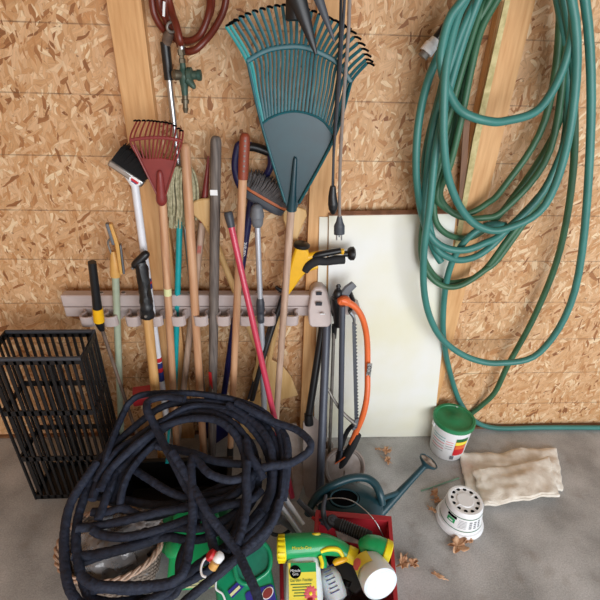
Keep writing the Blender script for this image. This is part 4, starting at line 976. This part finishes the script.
# second sprayer, bottle bottom towards us
c0 = G(378, 572, .30); X, Y, F = camframe(c0)
t = thing('garden_sprayer', 'green sprayer lying in bin with milky bottle bottom facing up', 'sprayer', c0-F*.03, 'garden feeder sprayers')
def q(px, py, d=0.0): return c0+X*((px-378)*U)+Y*(-(py-572)*U)+F*d
bax = (q(378, 583, .04)-q(369, 560, -.035)); L_ = bax.length
build('bottle', MB().lathe(q(369, 560, -.035), bax, [(.020, 0), (.040, .010), (.050, .03), (.053, L_*.6), (.056, L_*.85), (.054, L_*.96), (.046, L_), (.036, L_-.003), (.001, L_-.006)], 36), 'bottle', t)
build('head', MB().tube([q(364, 549, -.03), q(372, 548, -.02), q(380, 550, -.02), q(388, 554, -.02)], [.020, .032, .036, .037], 20), 'green', t)
build('dial', MB().lathe(q(386, 554, -.02), (q(394, 558, -.02)-q(386, 554, -.02)), [(.038, 0), (.041, .003), (.041, .020), (.034, .024)], 24), 'yel2', t)
lx = bax.normalized(); side = lx.cross(F).normalized()
wq = []
for zz in (L_*.18, L_*.62):
    r_ = .050 if zz < .05 else .0545
    uu = V(lx.cross(V((0, 0, 1)))).normalized(); ww = lx.cross(uu)
    row = []
    for k in range(13):
        th_ = rad(20+k*9); base = (-X-lx*(-X).dot(lx)).normalized(); oth = (F-lx*F.dot(lx)).normalized()
        row.append(q(369, 560, -.035)+lx*zz+(base*math.cos(th_*.9-.35)+oth*math.sin(th_*.9-.35))*(r_+.0012))
    wq.append(row)
lb = build('label', MB().grid(wq), 'lyel', t)
mid = line(wq[0][5], wq[1][5], .5)
fz = (mid-(q(369, 560, -.035)+lx*L_*.4)).normalized()
build('flower_print', MB().lathe(mid, fz, [(.017, -.002), (.017, .0015), (.004, .0025)], 12), 'flower', lb)
# third milky bottle with blue print
c0 = G(331, 583, .20); X, Y, F = camframe(c0)
t = thing('milky_bottle', 'cloudy bottle with blue printed lines lying in bin between sprayers', 'bottle', c0)
ax = (X*-.35+Y*1).normalized(); sd = ax.cross(F)
build('body', MB().lathe(c0-ax*.055, ax, [(.020, 0), (.034, .006), (.038, .02), (.038, .07), (.030, .092), (.014, .102), (.012, .115)], 28), 'bottle', t)
for k in range(6): build('blue_print', MB().box(c0+ax*(-.025+.012*k)+F*.0385, sd*(.016-.002*(k % 3)), ax*.0012, F*.0006), 'blue', t, smooth=False)
build('blue_print', MB().box(c0+ax*.045+F*.036, sd*.026, ax*.001, F*.0006), 'blue', t, smooth=False)
# other black things in the bin
t = thing('black_case', 'black plastic case lying deep in bin under the yellow nozzle', 'case', G(348, 575, .1))
c0 = G(349, 572, .15); X, Y, F = camframe(c0); d_ = (X*.6-Y*.8).normalized(); e_ = d_.cross(F)
build('shell', MB().rounded(c0, d_*.065, e_*.035, F*.02), 'black', t); build('seam', MB().rounded(c0, d_*.066, e_*.036, F*.003), 'dgrey', t)
t = thing('dark_bottle', 'short dark bottle at the bin bottom beside the cloudy bottle', 'bottle', G(345, 592, .1))
build('body', MB().lathe(G(343, 596, .11), (.3, .5, .8), [(.020, -.03), (.026, -.02), (.026, .02), (.014, .032), (.012, .045)], 20), 'dgrey', t); build('cap', MB().lathe(G(343, 596, .11)+V((.3, .5, .8)).normalized()*.04, (.3, .5, .8), [(.015, 0), (.015, .015)], 16), 'black', t)
tag(build('folded_paper', MB().prism([G(335, 531, .19), G(372, 541, .19), G(376, 548, .18), G(338, 540, .18)], (0, 0, .004)), 'wicker', bevel=.001), 'folded brownish paper under the ribbed grip in the bin', 'paper')
tag(build('dark_rag', cloth(G(326, 545, .05), G(388, 545, .05), G(396, 600, .05), G(326, 600, .05), .045, amp=.03), 'crud', solid=.006), 'dark crumpled rag covering the bin bottom', 'rag')
# ------------------------------------------------------------------ big green jug
c0 = G(246, 585, .24); X, Y, F = camframe(c0); U2 = .00295
def q(px, py, d=0.0): return c0+X*((px-246)*U2)+Y*(-(py-585)*U2)+F*d
t = thing('green_jug', 'large green plastic jug with recessed handle and purple label', 'jug', q(246, 600, -.1))
Xr = (X*.97+Y*.22).normalized(); Yr = F.cross(Xr)
build('body', MB().rounded(q(245, 588, -.045), Xr*.092, Yr*.130, F*.05, .4, 6, [(.85, -1), (.97, -.9), (1, -.6), (1, .5), (.97, .8), (.9, .95), (.82, 1.0)]), 'jug', t)
hl_ = [q(*p, .012) for p in ((233, 560), (240, 553), (252, 546), (263, 546), (270, 553), (272, 564), (269, 573), (258, 580), (247, 584), (238, 580), (234, 571))]
build('handle_rim', MB().tube(hl_, .0075, 10, closed=True), 'jug', t)
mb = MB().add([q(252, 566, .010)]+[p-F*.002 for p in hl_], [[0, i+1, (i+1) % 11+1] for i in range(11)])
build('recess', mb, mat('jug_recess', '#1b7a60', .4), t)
build('neck', MB().tube([q(228, 556, -.02), q(218, 548, -.02)], [.030, .024], 20, False), 'jug', t)
lab = build('label', MB().rounded(q(262, 598, .006), Xr*.045, Yr*.030, F*.003, .3), 'purple', t)
build('label_stripe', MB().box(q(236, 588, .0085), (Xr*.9+Yr*.45).normalized()*.024, (Yr*.9-Xr*.45).normalized()*.012, F*.002), 'purple', t, smooth=False)
build('label_stripe', MB().box(q(235, 590, .0112), (Xr*.9+Yr*.45).normalized()*.018, (Yr*.9-Xr*.45).normalized()*.004, F*.001), 'lcream', t, smooth=False)
build('label_badge', MB().lathe(q(269, 593, .009), F, [(.020, 0), (.020, .002)], 22, 1, .7, xd=Xr+Yr*.5), 'white', lab)
build('label_badge', MB().lathe(q(269, 593, .0112), F, [(.017, 0), (.017, .0012)], 22, 1, .7, xd=Xr+Yr*.5), 'red', lab)
text('GO', q(269, 593, .0126), Xr+Yr*.5, Yr-Xr*.5, .018, 'white', lab) if 0 else None
build('white_tube', MB().tube([q(215, 577, .012), q(215, 587, .014), q(222, 592, .014), q(226, 600, .012)], .003, 8), 'white', t)
# green sprayer tank behind hose
c0 = G(193, 560, .14); X, Y, F = camframe(c0)
def q(px, py, d=0.0): return c0+X*((px-193)*.0031)+Y*(-(py-560)*.0031)+F*d
t = thing('flat_jug', 'green flat jug with yellow and white label under the black hose', 'jug', q(193, 590, -.05))
build('body', MB().rounded(q(193, 548, -.03), X*.083, Y*.125, F*.032, .3), 'green', t)
build('label', MB().box(q(200, 577, .003), X*.058, Y*.030, F*.0008), 'lcream', t, smooth=False)
build('label_stripe', MB().box(q(200, 569, .0045), X*.058, Y*.006, F*.0006), 'yel2', t, smooth=False)
for k in range(4): build('text_line', MB().box(q(200, 575+k*3.2, .0042), X*.05, Y*.0009, F*.0004), 'grey', t, smooth=False)
build('cap', MB().lathe(q(172, 548, .0), (X*-.6+F), [(.030, 0), (.032, .006), (.030, .02), (.022, .026)], 24), 'green', t)
c0 = G(190, 515, .2); X, Y, F = camframe(c0)
t = thing('green_tank', 'dark green plastic tank half hidden in the middle of black hose', 'tank', c0)
build('shell', MB().rounded(c0+V((.02, 0, -.08)), X*.125, Y*.09, F*.05, .45), 'dgreen', t)
build('filler_cap', MB().lathe(c0+X*-.03-F*.02, F, [(.03, 0), (.032, .01), (.02, .02)], 18), 'green', t)
# red white cap with tube
c0 = H(216, 555, .12)
t = thing('spray_cap', 'small red and white nozzle cap with curved white tube on the hose', 'cap', c0)
build('red_cap', MB().lathe(H(212, 556, .12), V((-.6, .2, .5)), [(.017, -.01), (.017, .009), (.010, .014)], 14), 'red2', t)
build('white_cap', MB().lathe(H(217, 559, .12), V((.6, .2, .6)), [(.015, -.018), (.016, .0), (.014, .017), (.007, .022)], 14), 'white', t)
build('yellow_collar', MB().lathe(H(214, 565, .12), V((.4, .3, .6)), [(.013, -.01), (.013, .01)], 14), 'tan', t)
build('white_tube', MB().tube([H(210, 556, .12), H(204, 560, .12), H(201, 568, .12), H(202, 575, .12), H(206, 577, .12)], .0033, 8), 'white', t)
# ------------------------------------------------------------------ wicker basket, bag
bc_ = V((G(112, 545, .15).x, G(112, 545, .15).y, 0)); HBk = .17
t = thing('wicker_basket', 'grey brown wicker basket at the lower left corner', 'basket', bc_)
mb = MB(); N_ = 56
for j in range(14):
    zz = .008+j*(HBk-.01)/13; r_ = .125+.03*j/13
    mb.tube([bc_+V(((r_+.004*(1 if (k+j) % 2 else -1))*1.12*math.cos(2*math.pi*k/N_), (r_+.004*(1 if (k+j) % 2 else -1))*.9*math.sin(2*math.pi*k/N_), zz)) for k in range(N_)], .0062, 6, closed=True, per=2)
mb.lathe(bc_+V((0, 0, .002)), UZ, [(.12, 0), (.12, .006)], 32, 1.12, .9)
build('woven_side', mb, 'wicker', t)
mb = MB()
for s_i in range(3):
    mb.tube([bc_+V(((.158+.006*math.cos(k*.9+s_i*2.09))*1.12*math.cos(2*math.pi*k/72), (.158+.006*math.cos(k*.9+s_i*2.09))*.9*math.sin(2*math.pi*k/72), HBk+.008*math.sin(k*.9+s_i*2.09))) for k in range(72)], .0052, 6, closed=True, per=2)
build('braided_rim', mb, 'palewood', t)
random.seed(12)
def crumple(c, rx, ry, rz, amp, fr, seedv, n=40, m=26):
    rows = []
    for j in range(m+1):
        th_ = math.pi*j/m; r_ = []
        for i in range(n+1):
            ph = 2*math.pi*(i % n)/n; d = V((math.sin(th_)*math.cos(ph), math.sin(th_)*math.sin(ph), math.cos(th_)))
            nz = noise.noise(d*fr+V((seedv, 0, 0)))+.5*abs(noise.noise(d*fr*2.3+V((0, seedv, 0))))
            s_ = 1+amp*nz; r_.append(c+V((d.x*rx*s_, d.y*ry*s_, d.z*rz*s_)))
        rows.append(r_)
    return MB().grid(rows)
tag(build('dark_bundle', crumple(bc_+V((0, 0, .10)), .12, .095, .07, .2, 2.2, 1), 'crud'), 'dark brown bundle inside the wicker basket under the plastic', 'bundle')
tag(build('plastic_bag', crumple(bc_+V((0, 0, .125)), .135, .11, .085, .32, 3.0, 3), 'bag'), 'crumpled clear plastic bag filling the wicker basket', 'bag')
c = G(140, 520, .22)
tag(build('crumpled_wrapper', crumple(c+V((0, .02, -.02)), .065, .035, .03, .35, 2.6, 8), mat('wrapper', '#8d8480', .5, var=.25)), 'greyish brown crumpled wrapper just above the basket', 'wrapper')
tag(build('clear_jar', MB().lathe(G(106, 520, .24), (.2, 0, 1), [(.018, -.03), (.022, -.02), (.022, .015), (.015, .022), (.015, .032)], 20), mat('jar', '#aab0b8', .15, var=.1, trans=.5)), 'small clear jar at the left photo edge above the basket', 'jar')
# ------------------------------------------------------------------ tall black slotted crate at left
A0 = [P(88, 318, .20), P(106, 322, .20), P(117, 352, .24), P(119, 400, .30), P(116, 452, .36)]
xR_, xL_ = -.69, -1.0
zt = P(100, 322, .25).z
t = thing('black_hamper', 'tall black slotted plastic crate at the left photo edge', 'crate', (-.85, -.28, 0))
y0_, y1_ = -.36, -.20
mb = MB()
def panel(mb, p0, p1, zt_, nsl):
    p0, p1 = V(p0), V(p1); d = (p1-p0); nr = V((-d.y, d.x, 0)).normalized()
    for zz in (0.012, zt_*.33, zt_*.66, zt_-.012): mb.box((p0+p1)/2+V((0, 0, zz)), d/2, nr*.003, (0, 0, .012))
    for k in range(nsl+1): mb.box(p0+d*(k/nsl)+V((0, 0, zt_/2)), d.normalized()*.005, nr*.003, (0, 0, zt_/2))
zc = zt
cor = [(-1.0, -.36, 0), (-.665, -.36, 0), (-.675, -.19, 0), (-1.0, -.19, 0)]
for i in range(4): 
    m_ = MB(); panel(m_, cor[i], cor[(i+1) % 4], zc-.08, 12 if i % 2 == 0 else 6); build('slotted_panel', m_, 'black', t, smooth=False)
build('base', MB().abox(-1.0, -.67, -.36, -.19, .001, .008), 'black', t)
build('rim', MB().tube([V(c_)+V((0, 0, zc-.08)) for c_ in cor], .008, 8, False, closed=True), 'dgrey', t)
# ------------------------------------------------------------------ black soaker hose
t = thing('soaker_hose', 'big tangled coil of black ribbed soaker hose in the foreground', 'hose', H(200, 500, 0))
def ribbed(pts, r, per=10):
    pts = [V(p) for p in pts]; out = []; m = len(pts)
    for i in range(m-1):
        g = lambda k: pts[min(max(k, 0), m-1)]
        p0, p1, p2, p3 = g(i-1), g(i), g(i+1), g(i+2)
        for j in range(per):
            t_ = j/per; out.append(.5*((2*p1)+(p2-p0)*t_+(2*p0-5*p1+4*p2-p3)*t_*t_+(3*p1-p0-3*p2+p3)*t_**3))
    out.append(pts[-1]); return out
SK = [
 # outer ring loops (pixels), height offset
 ([(104, 468), (107, 455), (112, 440), (124, 412), (130, 402), (142, 395), (168, 393), (200, 394), (235, 400), (262, 411), (277, 428), (283, 455), (283, 480), (278, 510), (262, 540), (240, 556), (215, 572)], .050),
 ([(96, 470), (104, 455), (125, 435), (160, 408), (190, 402), (225, 404), (252, 414), (270, 432), (278, 455), (280, 478), (272, 505), (255, 530), (232, 552), (205, 572), (170, 590), (130, 610)], .030),
 ([(92, 500), (103, 470), (122, 450), (145, 432), (165, 420), (195, 411), (222, 411), (243, 420), (258, 436), (268, 455), (271, 480), (266, 500), (252, 520), (238, 535)], .040),
 ([(100, 490), (110, 470), (128, 452), (142, 440), (160, 428), (188, 419), (215, 420), (233, 432), (243, 450), (246, 468), (247, 490), (242, 515), (236, 530), (226, 552)], .060),
 ([(112, 505), (117, 488), (126, 470), (142, 455), (158, 434), (178, 421), (200, 416), (228, 424), (248, 440), (256, 460), (258, 485), (250, 505), (235, 520), (210, 530)], .015),
 ([(120, 505), (123, 488), (131, 470), (146, 452), (165, 436)], .045),
 ([(106, 500), (112, 486), (120, 465), (138, 447), (150, 440)], .025),
 # kink loop at right
 ([(236, 402), (255, 412), (275, 422), (297, 430), (310, 442), (309, 451), (300, 458), (288, 464), (270, 466), (258, 470)], .070),
 ([(250, 412), (268, 420), (281, 430), (287, 442), (288, 460), (286, 480), (283, 500)], .055),
 # inner tangle
 ([(185, 399), (165, 397), (149, 401), (147, 410), (152, 420), (158, 432), (167, 450), (178, 470), (186, 486), (196, 500), (206, 520), (213, 545), (216, 556)], .085),
 ([(156, 446), (175, 449), (195, 454), (215, 461), (240, 464), (262, 462)], .055),
 ([(243, 478), (228, 480), (210, 474), (200, 464), (193, 457), (191, 470), (193, 500), (192, 525), (188, 555), (183, 572), (172, 582), (150, 586), (120, 587), (95, 585), (80, 575)], .105),
 ([(246, 440), (250, 455), (258, 468), (264, 480)], .075),
 ([(247, 462), (246, 480), (247, 500), (243, 525), (236, 545)], .10),
 # lower crossings
 ([(172, 452), (182, 468), (190, 482), (198, 496), (207, 512), (222, 532), (236, 550), (247, 572), (256, 592), (262, 615)], .115),
 ([(165, 622), (185, 602), (205, 585), (228, 566), (250, 545), (272, 522), (280, 500)], .10),
 ([(92, 530), (103, 535), (125, 537), (150, 532), (175, 524), (200, 514), (225, 506), (250, 500), (262, 490)], .050),
 ([(92, 512), (108, 512), (122, 508), (140, 516), (160, 515), (190, 505), (220, 500), (245, 488)], .03),
 ([(92, 590), (105, 588), (130, 590), (155, 587), (172, 583), (186, 574), (205, 560), (228, 545), (250, 525), (268, 505)], .04),
 ([(94, 600), (112, 603), (140, 600), (165, 598), (178, 588), (180, 560), (188, 540), (200, 515)], .02),
 ([(112, 452), (122, 460), (135, 470), (150, 480), (170, 492), (190, 498), (215, 494), (240, 487), (258, 476)], .02),
 ([(84, 492), (96, 496), (125, 500), (150, 505), (175, 504), (200, 496), (225, 485), (245, 475)], .0),
 ([(74, 566), (100, 556), (140, 545), (165, 537), (190, 540), (210, 536), (230, 520)], .02),
 ([(228, 404), (252, 420), (268, 440), (273, 462), (272, 490), (262, 512)], .06),
 ([(190, 411), (215, 414), (238, 428), (250, 450), (252, 478), (246, 500), (236, 520), (220, 534)], .04),
 ([(95, 482), (104, 466), (120, 448), (140, 436), (158, 424), (185, 408), (210, 406), (240, 412)], .045),
 ([(98, 520), (106, 498), (112, 478), (128, 462), (146, 440), (160, 430)], .035),
 ([(76, 528), (92, 527), (108, 524), (132, 519), (160, 512), (185, 508), (215, 505), (238, 492), (256, 470)], .04),
 ([(72, 556), (90, 555), (105, 552), (128, 547), (150, 540), (172, 528), (200, 528), (228, 518), (250, 500)], .035),
 ([(120, 610), (92, 600), (80, 570), (76, 540), (80, 510), (92, 480), (100, 465)], .03),
 ([(130, 612), (95, 612), (70, 590), (64, 545), (70, 505), (88, 475), (98, 462)], .05),
]
mb = MB(); random.seed(4)
for k, (lp, dz) in enumerate(SK):
    pts = [H(*p, dz+.008*math.sin(j*1.7+k)) for j, p in enumerate(lp)]
    sp = ribbed(pts, .0, 9)
    # resample at even steps
    out = [sp[0]]; step = .0045; acc = 0
    for i in range(1, len(sp)):
        a_, b_ = sp[i-1], sp[i]; d_ = (b_-a_).length
        while acc+d_ >= step:
            f = (step-acc)/d_; a_ = line(a_, b_, f); out.append(a_); d_ = (b_-a_).length; acc = 0
        acc += d_
    rr = [.0134+.00035*math.sin(i*1.1+k)+.0010*noise.noise(V((i*.3, k, 0))) for i in range(len(out))]
    mb.tube(out, rr, 10, False, ell=(1.08, .92))
build('hose_coil', mb, 'soak', t)
t = thing('dark_filler_tub', 'added black tub that darkens the gap under the soaker hose coil', 'tub', (-.40, -.46, 0))  # unseen tub, added to keep the space under the coil dark
mb = MB(); W_ = [(-.20, .11), (-.22, .13), (-.225, .135), (-.215, .127)]
tq = lambda w_, d_, z_: [V((-.40+sx_*w_, -.46+sy_*d_, z_)) for sx_, sy_ in ((-1, -1), (1, -1), (1, 1), (-1, 1))]
rg = [tq(.20, .13, .001), tq(.22, .15, .15), tq(.235, .165, .15), tq(.235, .165, .158), tq(.216, .146, .158), tq(.196, .126, .01)]
build('body', MB().add([p for r_ in rg for p in r_], [[0, 1, 2, 3]]+[[i*4+k, i*4+(k+1) % 4, (i+1)*4+(k+1) % 4, (i+1)*4+k] for i in range(5) for k in range(4)]+[[20, 21, 22, 23]]), 'black', t, bevel=.003)
tag(build('red_box', MB().box(H(144, 400, -.05)+V((0, .03, 0)), (.05, .01, 0), (-.01, .04, 0), (0, 0, .02)), 'crate', bevel=.004), 'small red object tucked behind the top of black hose', 'box')
# teal handled thing below mop
t = thing('teal_pegs', 'small bright teal plastic handle seen through the black hose coil', 'handle', H(168, 455, -.08))
build('grip', MB().tube([H(169, 428, -.06), H(168, 445, -.06), H(167, 463, -.06)], [.006, .004, .007], 10), 'teal', t)
# ------------------------------------------------------------------ light
w = bpy.data.worlds.new('world'); S.world = w; w.use_nodes = True
bg = w.node_tree.nodes['Background']; bg.inputs[0].default_value = (.80, .88, 1.0, 1); bg.inputs[1].default_value = .75
al = bpy.data.lights.new('door_daylight', 'AREA'); al.shape = 'RECTANGLE'; al.size = 3.4; al.size_y = 2.2; al.energy = 158; al.color = (.96, .98, 1)
ao = bpy.data.objects.new('door_daylight', al); COL.objects.link(ao); ao.location = (1.5, -4.2, 1.25)
ao.rotation_euler = (V((.4, 0, .5))-V(ao.location)).to_track_quat('-Z', 'Y').to_euler()
for o in bpy.data.objects:
    if '_b' in o: del o['_b']
S.view_settings.view_transform = 'Standard'; S.view_settings.look = 'None'; S.view_settings.gamma = 1; S.view_settings.exposure = 0.0
